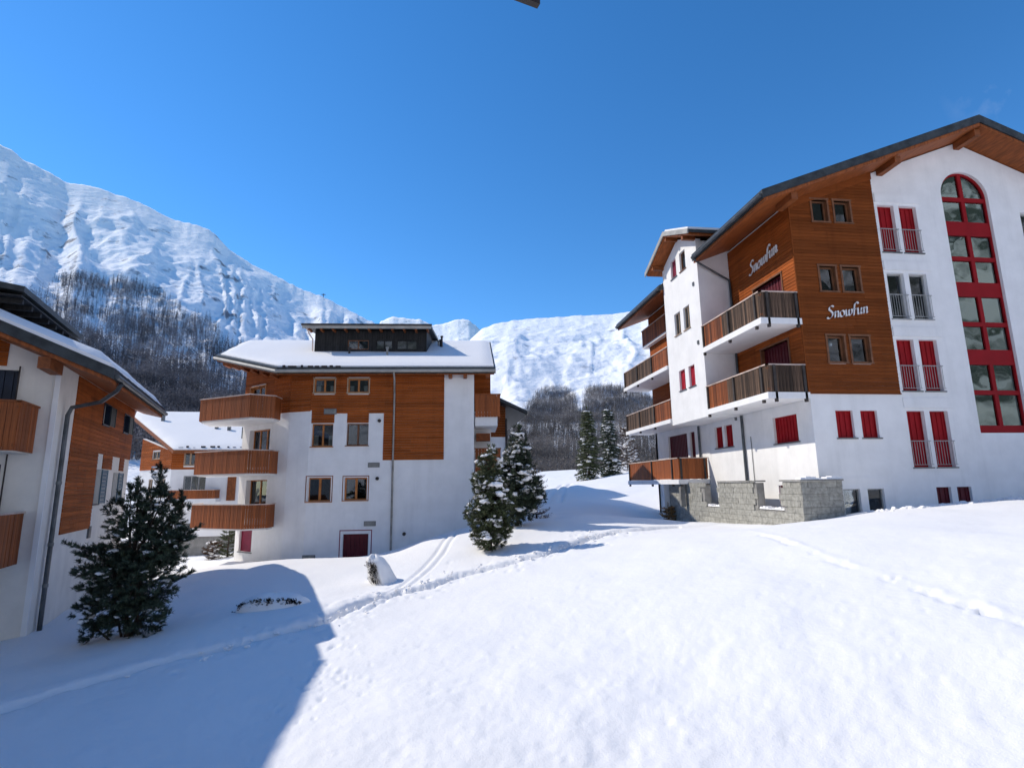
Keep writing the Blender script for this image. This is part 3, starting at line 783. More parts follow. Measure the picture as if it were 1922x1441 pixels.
# tall arched stair window
aw = MB(); r = -0.14; XL, XR_ = 20.72, 22.94
def abar(x0, x1, z0, z1, o=0.0): fbox(aw, G, x0, x1, z0, z1, r-0.10, r+0.02+o)
abar(XL, XR_, 1.75, 2.05)
for zc in (5.02-0.22, 7.65, 10.33): abar(XL+0.085, XR_-0.085, zc-0.31, zc+0.31, 0.012)
for zc in (3.36, 6.17, 8.99, 11.66): abar(XL+0.085, XR_-0.085, zc-0.09, zc+0.09, 0.006)
for z0, z1 in ((2.05, 4.49), (5.11, 7.34), (7.96, 10.02), (10.64, 12.86)): abar(ARC-0.085, ARC+0.085, z0, z1, 0.003)
abar(XL, XL+0.08, 2.05, 11.77); abar(XR_-0.08, XR_, 2.05, 11.77)
for i in range(16):
    t0, t1 = pi*i/16, pi*(i+1)/16; q = []
    for rr, tt in ((1.03, t0), (1.03, t1), (1.12, t1), (1.12, t0)):
        q.append((ARC+rr*cos(tt), 11.77+rr*sin(tt)))
    b0 = len(aw.v)
    for o_ in (r+0.02, r-0.10):
        for (qx, qz) in q: aw.v.append(G.P(qx, qz, o_))
    aw.f += [(b0, b0+1, b0+2, b0+3), (b0+7, b0+6, b0+5, b0+4), (b0, b0+4, b0+5, b0+1), (b0+2, b0+6, b0+7, b0+3)]
AW = part('arched_window', aw, 'frame_red', B)
prow = [(2.05, 3.27), (3.45, 4.49), (5.11, 6.08), (6.26, 7.34), (7.96, 8.90), (9.08, 10.02), (10.64, 11.57), (11.75, 12.86)]
for z0, z1 in prow:
    for a, b in ((XL+0.08, ARC-0.085), (ARC+0.085, XR_-0.08)):
        p = MB()
        if z1 < 12: fbox(p, G, a, b, z0, z1, r-0.05, r-0.04)
        else:
            N = 8
            for i in range(N):
                x0, x1 = a+(b-a)*i/N, a+(b-a)*(i+1)/N
                fbox(p, G, x0, x1, z0, min(zarch(x0), zarch(x1))-0.02, r-0.05, r-0.04)
        pn = part('pane', p, 'glass_green', AW)
rm = MB(); fbox(rm, G, XL-0.05, XR_+0.05, 1.7, 12.95, r-1.6, r-1.55); part('interior', rm, 'concrete', AW)
for zf in (2.9, 5.7, 8.5, 11.3):
    st = MB(); fbox(st, G, XL, XR_, zf-0.25, zf, r-1.5, r-0.3); part('stair_landing', st, 'plaster_warm', AW)
# side windows
shutter_window(B, SF, *side_h[0], mat='red'); shutter_window(B, SF, *side_h[1], mat='red'); shutter_window(B, SF, *side_h[2], mat='red')
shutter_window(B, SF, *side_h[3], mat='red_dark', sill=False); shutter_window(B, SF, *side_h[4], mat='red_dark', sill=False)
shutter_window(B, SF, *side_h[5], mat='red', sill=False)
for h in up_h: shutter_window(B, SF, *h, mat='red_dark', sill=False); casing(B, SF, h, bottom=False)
# projecting stair tower
T = Face((12.1, 0), (0, -1))
tow_h = [Y(26.17, 26.84, 10.70, 11.70), Y(25.06, 25.72, 10.70, 11.70), Y(26.10, 26.82, 7.58, 8.75), Y(25.02, 25.71, 7.58, 8.75), Y(26.0, 26.72, 4.65, 5.68), Y(24.92, 25.58, 4.65, 5.68)]
TA, TZ, TS = 25.87, 12.97, 0.42
ttop = lambda s: TZ-TS*abs(-s-TA)-0.42
mb = MB(); wall(mb, T, -27.95, -23.85, 3.0, ttop, tow_h, thick=0.25, brk=(-TA,))
mb.box(12.352, 13.718, 23.85, 24.1, 3.0, 11.60); mb.box(12.352, 13.718, 27.7, 27.95, 3.0, 11.60); mb.box(12.352, 13.718, 24.1, 27.7, 3.0, 3.2)
mb.box(13.5, 16.0, 23.852, 24.1, 11.0, 11.75)
part('stair_tower', mb, 'plaster', B)
shutter_window(B, T, *tow_h[0], mat='red_wine'); window(B, T, *tow_h[1], frame='window_frame_brown', recess=0.1, mull=0, curtain=0)
for h in tow_h[2:4]: window(B, T, *h, frame='window_frame_pale', recess=0.1, mull=1, curtain=2, fw_=0.04)
for h in tow_h[4:]: shutter_window(B, T, *h, mat='red_bright')
for (y, z) in ((24.35, 9.55), (24.3, 6.6)):
    q = MB(); fbox(q, T, -y-0.07, -y+0.07, z-0.09, z+0.09, 0, 0.05); part('air_vent', q, 'metal_grey', B)
q = MB(); fbox(q, SF, -24.45, -24.31, 2.86, 3.0, 0, 0.05); part('air_vent', q, 'metal_grey', B)
# tower roof
def gable_slabs(x0, x1, yc, half, zc, sl, th, ext=0.0):
    m = MB()
    m.hexa([(x0, yc-half-ext, zc-sl*(half+ext)-th), (x1, yc-half-ext, zc-sl*(half+ext)-th), (x1, yc, zc-th), (x0, yc, zc-th), (x0, yc-half-ext, zc-sl*(half+ext)), (x1, yc-half-ext, zc-sl*(half+ext)), (x1, yc, zc), (x0, yc, zc)])
    m.hexa([(x0, yc, zc-th), (x1, yc, zc-th), (x1, yc+half+ext, zc-sl*(half+ext)-th), (x0, yc+half+ext, zc-sl*(half+ext)-th), (x0, yc, zc), (x1, yc, zc), (x1, yc+half+ext, zc-sl*(half+ext)), (x0, yc+half+ext, zc-sl*(half+ext))])
    return m
rt_ = part('tower_roof', gable_slabs(11.4, 17.0, TA, 2.78, TZ, TS, 0.16), 'metal_roof', B)
part('fascia', gable_slabs(11.34, 11.40, TA, 2.80, TZ+0.01, TS, 0.24), 'metal_pale', rt_)
part('soffit', gable_slabs(11.42, 17.0, TA, 2.66, TZ-0.161, TS, 0.14), 'wood_soffit', rt_)
part('roof_snow', gable_slabs(11.5, 16.6, TA, 2.55, TZ+0.13, TS, 0.125), 'snow', rt_)
for yb in (TA-1.95, TA, TA+1.95):
    q = MB(); zb = TZ-TS*abs(yb-TA)-0.30
    q.box(11.46, 12.1, yb-0.09, yb+0.09, zb-0.22, zb); part('bracket', q, 'wood_beam', rt_)
# main roof, cut round the tower
def roof_piece(m, y0, y1, xa, xb, dz, th):
    m.hexa([(xa, y0, rtop(xa, dz-th)), (xb, y0, rtop(xb, dz-th)), (xb, y1, rtop(xb, dz-th)), (xa, y1, rtop(xa, dz-th)), (xa, y0, rtop(xa, dz)), (xb, y0, rtop(xb, dz)), (xb, y1, rtop(xb, dz)), (xa, y1, rtop(xa, dz))])
mb = MB()
roof_piece(mb, 17.8, 23.84, 11.85, RX, 0, 0.34); roof_piece(mb, 23.84, 27.96, 13.75, RX, 0, 0.34); roof_piece(mb, 27.96, 35.7, 11.85, RX, 0, 0.34); roof_piece(mb, 17.8, 35.7, RX, 31.75, 0, 0.34)
MR = part('roof', mb, 'metal_roof', B)
mb = MB()
roof_piece(mb, 17.86, 23.84, 11.93, RX, -0.342, 0.13); roof_piece(mb, 23.84, 27.96, 13.75, RX, -0.342, 0.13); roof_piece(mb, 27.96, 35.64, 11.93, RX, -0.342, 0.13); roof_piece(mb, 17.86, 35.64, RX, 31.67, -0.342, 0.13)
part('soffit', mb, 'wood_soffit', MR)
mb = MB(); roof_piece(mb, 18.3, 35.3, 17.5, RX, 0.12, 0.115); roof_piece(mb, 18.3, 35.3, RX, 31.0, 0.12, 0.115)
roof_piece(mb, 27.96, 35.3, 12.2, 17.5, 0.12, 0.115)
part('roof_snow', mb, 'snow', MR)
for x in (13.3, 17.95, RX, 25.65):
    q = MB(); zt = rtop(x, -0.48) - (0.06 if x == RX else 0)
    q.box(x-0.13, x+0.13, 18.0, 18.99, zt-0.30, zt); part('bracket', q, 'wood_beam', MR)
for y0, y1 in ((17.85, 23.7), (28.0, 35.6)):
    q = MB(); q.tube([(11.80, y0, 10.62), (11.80, y1, 10.62)], 0.08); part('gutter', q, 'pipe', MR)
q = MB(); q.tube([(11.85, 23.6, 10.52), (12.05, 23.62, 10.35), (13.0, 23.68, 9.85), (13.6, 23.72, 9.55), (13.62, 23.72, 9.2), (13.62, 23.72, 3.3)], 0.05); part('downpipe', q, 'pipe', B)
for y, z1 in ((23.8, 3.0), (28.19, 3.0)):
    q = MB(); q.tube([(13.64, y, z1), (13.64, y, -1.2)], 0.06); part('downpipe', q, 'pipe', B)
q = MB(); q.tube([(13.69, 23.25, 2.0), (13.69, 23.25, -1.0)], 0.015); part('lightning_cable', q, 'metal_grey', B)
# balconies
def mats_up(p): return 'slat_warm' if p[1] > 22.0 and p[0] < 12.3 else 'slat_grey'
for zr in (7.27, 4.38):
    balcony(B, [(12.1, 23.83), (12.1, 19.0), (13.66, 19.0)], zr, zr-1.08, [(12.0, 23.84), (12.0, 18.93), (13.70, 18.93), (13.70, 23.84)], zr-1.09, zr-1.33, slat_w=0.14,
            posts=[(12.07, 23.7), (12.07, 21.4), (12.07, 19.35), (12.35, 18.98), (13.55, 18.98)], mats=mats_up, band=True)
def mats_far(p): return 'slat_warm' if p[1] < 30.2 and p[0] < 12.3 else 'slat_grey'
for zr in (7.33, 4.43):
    balcony(B, [(13.66, 35.2), (12.1, 35.2), (12.1, 27.97)], zr, zr-1.06, [(12.0, 27.97), (13.70, 27.97), (13.70, 35.25), (12.0, 35.25)], zr-1.07, zr-1.28, slat_w=0.16,
            posts=[(12.07, 35.1), (12.07, 32.7), (12.07, 30.3)], mats=mats_far, band=True)
balcony(B, [(13.66, 35.25), (12.1, 35.25), (12.1, 27.5), (13.66, 27.5)], 1.30, 0.20, [(12.0, 27.42), (13.70, 27.42), (13.70, 35.3), (12.0, 35.3)], 0.18, -0.06, slat_w=0.18,
        slat_mat='slat_orange', posts=[(12.07, 35.1), (12.07, 31.2), (12.07, 28.3), (12.2, 27.5), (13.5, 27.5)], band=True)
balcony(B, [(14.5, 35.0), (13.4, 35.0), (13.4, 31.0)], 10.2, 9.1, [(13.38, 31.0), (14.5, 31.0), (14.5, 35.0), (13.38, 35.0)], 9.08, 8.95, slat_w=0.2, slat_mat='slat_warm', band=False)
# entrance column under the ground floor balcony
q = MB(); q.box(12.2, 13.7, 29.9, 30.1, -3.0, -0.07); part('column', q, 'plaster', B)
q = MB(); q.box(12.15, 12.40, 27.6, 27.8, -1.2, -0.07); part('column', q, 'concrete', B)

# Snowfun lettering, drawn with a broad pen
def pen(pts, per=6):
    P = [Vector((*p, 0)) for p in pts]; out = []
    for i in range(len(P)-1):
        a = P[max(i-1, 0)]; b = P[i]; c = P[i+1]; d = P[min(i+2, len(P)-1)]
        for k in range(per):
            t = k/per
            out.append(0.5*((2*b)+(c-a)*t+(2*a-5*b+4*c-d)*t*t+(3*b-a-3*c+d)*t**3))
    out.append(P[-1]); return out
GLY = {
 'S': (0.56, [[(0.50, 0.86), (0.44, 0.95), (0.30, 0.97), (0.17, 0.86), (0.18, 0.70), (0.32, 0.55), (0.42, 0.40), (0.40, 0.20), (0.26, 0.04), (0.08, 0.02), (0.00, 0.12)]]),
 'n': (0.50, [[(0.02, 0.42), (0.10, 0.50), (0.12, 0.42), (0.10, 0.02)], [(0.11, 0.32), (0.22, 0.47), (0.33, 0.49), (0.37, 0.38), (0.35, 0.10), (0.39, 0.02), (0.47, 0.08)]]),
 'o': (0.46, [[(0.22, 0.49), (0.08, 0.40), (0.04, 0.22), (0.12, 0.04), (0.24, 0.02), (0.36, 0.12), (0.39, 0.30), (0.32, 0.46), (0.22, 0.49)]]),
 'w': (0.66, [[(0.02, 0.44), (0.09, 0.50), (0.10, 0.30), (0.12, 0.06), (0.22, 0.03), (0.31, 0.20), (0.34, 0.48)], [(0.33, 0.20), (0.36, 0.05), (0.46, 0.04), (0.56, 0.20), (0.58, 0.40), (0.54, 0.50)]]),
 'f': (0.39, [[(0.50, 0.84), (0.44, 0.95), (0.32, 0.97), (0.22, 0.84), (0.17, 0.55), (0.14, 0.20), (0.12, -0.02)], [(0.05, 0.46), (0.16, 0.46), (0.29, 0.46)]]),
 'u': (0.50, [[(0.05, 0.50), (0.09, 0.49), (0.10, 0.30), (0.10, 0.08), (0.18, 0.02), (0.29, 0.12), (0.36, 0.30)], [(0.37, 0.49), (0.35, 0.15), (0.39, 0.02), (0.47, 0.08)]]),
}
def lettering(F, s0, zb, width, tilt, label, flip=1):
    L = thing('lettering', label, 'sign', F.P(s0, zb, 0.05), 0)
    text = 'Snowfun'; total = sum(GLY[c][0] for c in text)*0.92; k = width/total; x = 0.0
    nib = Vector((cos(radians(35)), sin(radians(35)), 0))*0.052
    for ch in text:
        adv, strokes = GLY[ch]; m = MB()
        for st in strokes:
            pts = pen(st); q = []
            for p in pts:
                for sgn in (1, -1):
                    a = p+nib*sgn
                    px, pz = x+a.x+a.y*0.24, a.y*0.92
                    q.append((s0+(px*cos(tilt)-pz*sin(tilt))*k, zb+(px*sin(tilt)+pz*cos(tilt))*k))
            for i in range(len(pts)-1):
                (a0, a1), (b0, b1) = (q[2*i], q[2*i+1]), (q[2*i+2], q[2*i+3])
                b_ = len(m.v)
                for o_ in (0.10, 0.055):
                    for t_ in (a0, b0, b1, a1): m.v.append(F.P(t_[0], t_[1], o_))
                m.f += [(b_, b_+1, b_+2, b_+3), (b_+7, b_+6, b_+5, b_+4), (b_, b_+4, b_+5, b_+1), (b_+3, b_+2, b_+6, b_+7)]
        part('letter_'+ch.lower(), m, 'letter', L)
        x += adv*0.92
    return L
lettering(G, 14.76, 6.17, 1.80, 0.165, 'white slanted Snowfun lettering between the two lower timber windows of the gable')
lettering(SF, -22.05, 9.10, 2.15, 0.11, 'white slanted Snowfun lettering in the shade under the eave above the top balcony')

# ---------------------------------------------------------------- stone garden wall in front of the house
SW = thing('stone_wall', 'grey coursed stone terrace wall with two notches and snow on its top in front of the right-hand house', 'wall', (12.5, 18.3, -1.3))
SWF = Face((12.5, 0), (0, -1)); SWR = Face((0, 18.3), (1, 0))
def stones(F, s0, s1, z0, topf, skip=lambda s, z: False, ch=0.225, cl=0.52, seed=4):
    rnd = random.Random(seed); z = topf; row = 0; ms = []
    while z > z0:
        a = s0-rnd.uniform(0, cl)
        while a < s1:
            L = cl*rnd.uniform(0.7, 1.35); b = min(a+L, s1); aa = max(a, s0)
            if b-aa > 0.06 and not skip((aa+b)/2, z-ch/2):
                q = MB(); g = 0.004; o = rnd.uniform(0.0, 0.016); j = lambda: rnd.uniform(-0.004, 0.004)
                c = 0.018
                q.hexa([F.P(aa+g, z-ch+g, o), F.P(b-g, z-ch+g, o), F.P(b-g, z-ch+g, -0.06), F.P(aa+g, z-ch+g, -0.06),
                        F.P(aa+g, z-g, o+j()), F.P(b-g, z-g, o+j()), F.P(b-g, z-g, -0.06), F.P(aa+g, z-g, -0.06)])
                part('stone_block', q, 'stone', SW)
            a += L
        z -= ch; row += 1
def notch(s, z):
    y = -s
    return (24.2 < y < 25.75 and z > -1.1) or (19.45 < y < 21.2 and z > -1.05)
core = MB()
for y0, y1, zt in ((18.36, 19.45, -0.03), (19.45, 21.2, -1.08), (21.2, 24.2, -0.03), (24.2, 25.75, -1.13), (25.75, 29.85, -0.12)):
    core.box(12.54, 12.86, y0, y1, -3.2, zt)
core.box(12.52, 14.05, 18.34, 18.62, -3.2, -0.03)
part('core', core, 'concrete', SW)
stones(SWF, -29.85, -18.30, -2.3, -0.0, notch)
stones(SWR, 12.50, 14.07, -1.7, -0.0, seed=9)
cp = MB()
for y0, y1 in ((18.25, 19.5), (21.15, 24.25)): cp.box(12.44, 12.92, y0, y1, 0.0, 0.06)
cp.box(12.92, 14.10, 18.24, 18.66, 0.0, 0.06)
part('coping', cp, 'concrete', SW)
sc_ = MB()
for (x0, x1, y0, y1, z) in ((12.50, 14.08, 18.28, 18.62, 0.06), (12.55, 12.85, 19.5, 21.15, -1.05), (12.55, 12.85, 24.25, 25.7, -1.10)):
    n = 8
    for i in range(n):
        if x1-x0 > y1-y0: xx0, xx1, yy0, yy1 = x0+(x1-x0)*i/n, x0+(x1-x0)*(i+1)/n, y0, y1
        else: xx0, xx1, yy0, yy1 = x0, x1, y0+(y1-y0)*i/n, y0+(y1-y0)*(i+1)/n
        h0 = 0.07+0.04*sin(i*1.3)
        sc_.hexa([(xx0, yy0, z), (xx1, yy0, z), (xx1, yy1, z), (xx0, yy1, z), (xx0+.02, yy0+.03, z+h0), (xx1-.0, yy0+.03, z+h0), (xx1, yy1-.03, z+h0), (xx0+.02, yy1-.03, z+h0)])
part('snow_cap', sc_, 'snow', SW)

# ================================================================ middle house (frame turned -3.4 degrees)
B = thing('chalet', 'orange timber and white chalet in the middle with a black dormer on its snowy roof', 'building', (-4.0, 28.0, -3.1), radians(-3.4))
FM = Face((0, 28.0), (1, 0))
MV0, MZ0, MSL = 27.4, 5.89, 0.405
def mt_(v, dz=0.0): return MZ0+MSL*(min(v, 36.8)-MV0)-MSL*max(0, v-36.8)+dz
tops = [(-8.13, -7.12, 4.72, 5.42), (-6.46, -5.42, 4.72, 5.42)]
mids = [(-8.17, -7.12, 2.02, 3.16), (-6.46, -5.38, 2.06, 3.16)]
lows = [(-8.24, -7.11, -0.65, 0.50), (-6.47, -5.36, -0.61, 0.48)]
door = (-6.43, -5.22, -3.6, -2.21)
mh = tops+mids+lows+[door]
mb = MB(); wall(mb, FM, -8.27, -0.10, -5.0, 5.80, mh)
Q = [(-12.6, 30.7), (-10.45, 29.0), (-9.4, 28.4), (-8.27, 28.0)]
AF = [Face(Q[i], (Q[i+1][0]-Q[i][0], Q[i+1][1]-Q[i][1])) for i in range(3)]
def roof_under(F, dz=-0.34):
    return lambda s: mt_(F.P(s, 0)[1], dz)
la = AF[0].L
seg_h = [(0.55, 1.95, 4.0, 5.35), (0.7, la-0.15, 1.1, 3.05), (0.7, la-0.15, -1.5, 0.45), (0.05+0.35, 1.55, -3.15, -2.0)]
wall(mb, AF[0], 0, la, -5.5, roof_under(AF[0]), seg_h)
wall(mb, AF[1], 0, AF[1].L, -5.5, roof_under(AF[1])); wall(mb, AF[2], 0, AF[2].L, -5.5, roof_under(AF[2]))
mb.box(-12.6, -12.3, 30.72, 44, -5.5, 7.0); mb.box(-0.42, -0.11, 28.31, 30.0, -3, 5.8)
mb.box(-0.10, 0.80, 30.0, 30.3, -3.0, 4.0); mb.box(0.5, 0.8, 30.3, 44.3, -3, 6.6); mb.box(-12.3, 0.5, 44.0, 44.3, -5.5, 7.0)
part('wall', mb, 'plaster', B)
mb = MB(); cladding(mb, FM, -8.27, -1.62, 3.83, 5.78, tops, pitch=0.13)
cladding(mb, FM, -8.20, -7.08, 3.18, 3.83, (), pitch=0.13); cladding(mb, FM, -6.45, -5.38, 3.18, 3.83, (), pitch=0.13)
cladding(mb, FM, -4.64, -1.62, 1.31, 3.83, (), pitch=0.13)
for h in (-7.08, -5.38): pass
cladding(mb, FM, -7.08, -6.45, 3.66, 3.83, (), pitch=0.13); cladding(mb, FM, -5.38, -4.64, 3.66, 3.83, (), pitch=0.13)
for F_ in (AF[0], AF[1], AF[2]):
    cladding(mb, F_, 0.0, F_.L, 3.78, roof_under(F_, -0.36), seg_h[:1] if F_ is AF[0] else (), pitch=0.13, joints=False)
cladding(mb, Face((-0.10, 30.0), (1, 0)), 0.0, 0.90, 4.0, 6.3, (), pitch=0.13)
part('cladding', mb, 'wood_orange', B, kind='stuff')
for h in tops: casing(B, FM, h, 'window_frame_pale', 0.05, 0.06, 0.05); window(B, FM, *h, frame='window_frame', recess=0.03, mull=1, curtain=3, fw_=0.06)
window(B, FM, *mids[0], recess=0.18, mull=1, curtain=3); window(B, FM, *mids[1], recess=0.18, mull=1, curtain=0, frame='window_frame_brown')
for h in lows:
    window(B, FM, *h, recess=0.18, mull=1, curtain=0, frame='window_frame', fw_=0.07)
    tr = MB(); a, b, c, d = h
    for q in ((a-0.09, a-0.05, c-0.05, d+0.09), (b+0.05, b+0.09, c-0.05, d+0.09), (a-0.05, b+0.05, d+0.05, d+0.09)): fbox(tr, FM, q[0], q[1], q[2], q[3], 0.0, 0.012)
    part('painted_surround', tr, 'wood_beam', B)
shutter_window(B, FM, *door, mat='red_dark', recess=0.12, sill=False, ribs='v')
tr = MB(); fbox(tr, FM, -6.60, -6.56, -3.7, -2.02, 0, 0.012); fbox(tr, FM, -5.09, -5.05, -3.7, -2.02, 0, 0.012); fbox(tr, FM, -6.56, -5.09, -2.06, -2.02, 0, 0.012)
part('painted_surround', tr, 'red_wine', B)
casing(B, AF[0], seg_h[0], 'window_frame'); window(B, AF[0], *seg_h[0], frame='window_frame', recess=0.1, mull=1, curtain=0)
window(B, AF[0], *seg_h[1], frame='window_frame', recess=0.25, mull=2, curtain=2, sill=False)
window(B, AF[0], *seg_h[2], frame='window_frame', recess=0.25, mull=1, curtain=0, sill=False)
shutter_window(B, AF[0], *seg_h[3], mat='red_wine', ribs='h')
def hm(x): return (x-892.0)*0.02735
for (x0, x1, z0, z1) in ((-7.60, -6.98, 3.62, 3.90), (-5.35, -4.78, 0.97, 1.20), (-5.45, -4.88, -1.85, -1.62), (-8.3, -7.7, -3.35, -3.15)):
    q = MB(); o0 = 0.036 if z0 > 3.2 else 0.0
    fbox(q, FM, x0, x1, z0, z1, o0, o0+0.03); v = part('air_vent', q, 'metal_grey', B)
    lv = MB()
    for i in range(4):
        zz = z0+0.03+(z1-z0-0.04)*i/4; fbox(lv, FM, x0+0.03, x1-0.03, zz, zz+0.02, o0+0.03, o0+0.045)
    part('louvre', lv, 'metal_pale', v)
for (x, z) in ((-4.87, 0.42), (-4.85, 3.28), (-3.5, -2.25)):
    q = MB(); c = FM.P(x, z, 0.0); q.tube([(c[0], c[1], z), (c[0], c[1]-0.10, z)], 0.085, 10); part('wall_lamp', q, 'post_dark', B)
# roof
plan = [(1.0, 27.4), (1.0, 36.8), (-15.4, 36.8), (-14.6, 31.2), (-9.85, 27.4)]
mb = MB(); mb.slab([(x, y, mt_(y)) for x, y in plan], 0.30)
mb.slab([(1.0, 36.8, mt_(36.8)), (1.0, 46.2, mt_(46.2)), (-15.4, 46.2, mt_(46.2)), (-15.4, 36.8, mt_(36.8))], 0.24)
MR = part('roof', mb, 'metal_roof', B)
pl2 = [(0.93, 27.47), (0.93, 36.7), (-15.3, 36.7), (-14.52, 31.24), (-9.82, 27.47)]
mb = MB(); mb.slab([(x, y, mt_(y, -0.302)) for x, y in pl2], 0.08); part('soffit', mb, 'wood_soffit', MR)
def snow_sheet(name, outline, zf, parent, th=0.16, step=0.35, seed=1):
    """snow lying on a roof: gently lumpy top, rounded rim"""
    xs = [p[0] for p in outline]; ys = [p[1] for p in outline]
    nx = int((max(xs)-min(xs))/step)+1; ny = int((max(ys)-min(ys))/step)+1
    m = MB(); idx = {}
    def edge_d(x, y):
        b = 1e9
        for i in range(len(outline)):
            ax, ay = outline[i]; bx, by = outline[(i+1) % len(outline)]; L2 = (bx-ax)**2+(by-ay)**2
            t = max(0, min(1, ((x-ax)*(bx-ax)+(y-ay)*(by-ay))/L2)); b = min(b, sqrt((x-ax-t*(bx-ax))**2+(y-ay-t*(by-ay))**2))
        return b
    X = np.linspace(min(xs), max(xs), nx+1); Yv = np.linspace(min(ys), max(ys), ny+1)
    def cl(x, y):
        if inside(x, y, outline): return x, y
        b = (1e9, x, y)
        for i in range(len(outline)):
            ax, ay = outline[i]; bx, by = outline[(i+1) % len(outline)]; L2 = (bx-ax)**2+(by-ay)**2
            t = max(0, min(1, ((x-ax)*(bx-ax)+(y-ay)*(by-ay))/L2)); qx, qy = ax+t*(bx-ax), ay+t*(by-ay)
            d = (x-qx)**2+(y-qy)**2
            if d < b[0]: b = (d, qx, qy)
        return b[1], b[2]
    for i in range(nx+1):
        for j in range(ny+1):
            x, y = cl(X[i], Yv[j]); d = edge_d(x, y)
            t = min(1, d/0.30); h = th*(0.25+0.75*sqrt(max(0, 1-(1-t)**2)))*(0.85+0.3*float(fbm(x*0.6, y*0.6, 3, seed)))
            idx[i, j] = len(m.v); m.v.append((x, y, zf(x, y)+h))
    for i in range(nx):
        for j in range(ny):
            q = (idx[i, j], idx[i+1, j], idx[i+1, j+1], idx[i, j+1])
            P = [m.v[k] for k in q]
            A = abs((P[2][0]-P[0][0])*(P[3][1]-P[1][1])-(P[2][1]-P[0][1])*(P[3][0]-P[1][0]))
            if A > 1e-4: m.f.append(q)
    n0 = len(m.v); N = 40*len(outline); ring = []
    for i in range(len(outline)):
        ax, ay = outline[i]; bx, by = outline[(i+1) % len(outline)]
        k = max(1, int(sqrt((bx-ax)**2+(by-ay)**2)/step))
        for t in range(k): ring.append((ax+(bx-ax)*t/k, ay+(by-ay)*t/k))
    for (x, y) in ring:
        h = th*0.25*(0.85+0.3*float(fbm(x*0.6, y*0.6, 3, seed)))+0.02
        m.v.append((x, y, zf(x, y)-0.0)); m.v.append((x, y, zf(x, y)+h))
    R_ = len(ring)
    for i in range(R_):
        j = (i+1) % R_; m.f.append((n0+2*i, n0+2*j, n0+2*j+1, n0+2*i+1))
    return part(name, m, 'snow', parent, smooth=True)
snow_sheet('roof_snow', [(0.90, 27.62), (0.90, 36.8), (-15.25, 36.8), (-14.4, 31.35), (-9.8, 27.62)], lambda x, y: mt_(y), MR, 0.15)
snow_sheet('roof_snow', [(0.90, 36.8), (0.90, 46.0), (-15.25, 46.0), (-15.25, 36.8)], lambda x, y: mt_(y), MR, 0.17, 0.8)
q = MB(); q.tube([(1.0, 27.32, 5.72), (-9.87, 27.32, 5.70), (-14.65, 31.15, 7.25)], 0.075); part('gutter', q, 'metal_pale', MR)
q = MB(); q.tube([(-4.10, 27.32, 5.66), (-4.08, 27.5, 5.3), (-4.12, 27.88, 4.75), (-4.12, 27.90, 4.4), (-4.12, 27.90, -3.4)], 0.05); part('downpipe', q, 'pipe_pale', B)
for u in (-1.3, -0.55, 0.6):
    q = MB(); q.box(u-0.09, u+0.09, 27.5, 27.99, 5.42, 5.62); part('rafter_end', q, 'wood_beam', MR)
for i in range(6):
    t = (i+0.5)/6; x = -9.95-4.4*t; y = 27.75+3.5*t
    q = MB(); q.box(x-0.08, x+0.08, y, y+0.8, mt_(y)-0.55, mt_(y)-0.36); part('rafter_end', q, 'wood_beam', MR)
for i in range(17):
    pass
# dormer
DR = MB(); FD = Face((0, 31.6), (1, 0))
dw = [(-7.42, -6.22, 7.86, 8.42), (-5.82, -4.84, 7.86, 8.42), (-4.62, -3.42, 7.86, 8.42)]
wall(DR, FD, -9.3, -2.88, 7.2, 9.05, dw, thick=0.12); DR.box(-9.3, -9.18, 31.72, 36.7, 7.4, 9.4); DR.box(-3.0, -2.88, 31.72, 36.7, 7.4, 9.4)
D = part('dormer', DR, 'dark_wood', B)
cl_ = MB(); n = 46
for i in range(n):
    a, b = -9.3+6.42*i/n, -9.3+6.42*(i+1)/n; m_ = (a+b)/2
    hs = [h for h in dw if h[0]-0.02 < m_ < h[1]+0.02]
    if hs: fbox(cl_, FD, a+.006, b-.006, 7.6, 7.80, 0.0, 0.02); fbox(cl_, FD, a+.006, b-.006, 8.48, 9.0, 0.0, 0.02)
    else: fbox(cl_, FD, a+.006, b-.006, 7.6, 9.0, 0.0, 0.02)
part('board_cladding', cl_, 'dark_wood', D)
for i, h in enumerate(dw):
    mbw = MB(); a, b, c, d = h
    for q in ((a, b, c, c+.05), (a, b, d-.05, d), (a, a+.05, c+.05, d-.05), (b-.05, b, c+.05, d-.05), ((a+b)/2-.03, (a+b)/2+.03, c+.05, d-.05)): fbox(mbw, FD, *q, -0.08, -0.03)
    w = part('dormer_window', mbw, 'dark_wood' if i else 'window_frame_brown', B)
    p = MB(); fbox(p, FD, a+.05, b-.05, c+.05, d-.05, -0.07, -0.06); part('pane', p, 'glass', w)
    p = MB(); fbox(p, FD, a, b, c, d, -0.30, -0.28); part('interior', p, 'room' if i == 0 else 'concrete', w)
dr = MB(); dr.hexa([(-9.85, 30.95, 9.0), (-2.58, 30.95, 9.0), (-2.58, 36.9, 9.78), (-9.85, 36.9, 9.78), (-9.85, 30.95, 9.14), (-2.58, 30.95, 9.14), (-2.58, 36.9, 9.96), (-9.85, 36.9, 9.96)])
dro = part('dormer_roof', dr, 'metal_roof', B)
q = MB(); q.box(-9.85, -2.58, 30.91, 30.95, 8.93, 9.10); part('fascia', q, 'metal_pale', dro)
q = MB(); q.box(-9.9, -2.53, 30.86, 30.94, 9.101, 9.20); part('roof_edge', q, 'post_dark', dro)
q = MB(); q.tube([(-9.6, 30.9, 8.98), (-9.55, 31.3, 8.7), (-9.40, 31.52, 8.45), (-9.38, 31.52, 7.75)], 0.035); part('downpipe', q, 'rail_light', dro)
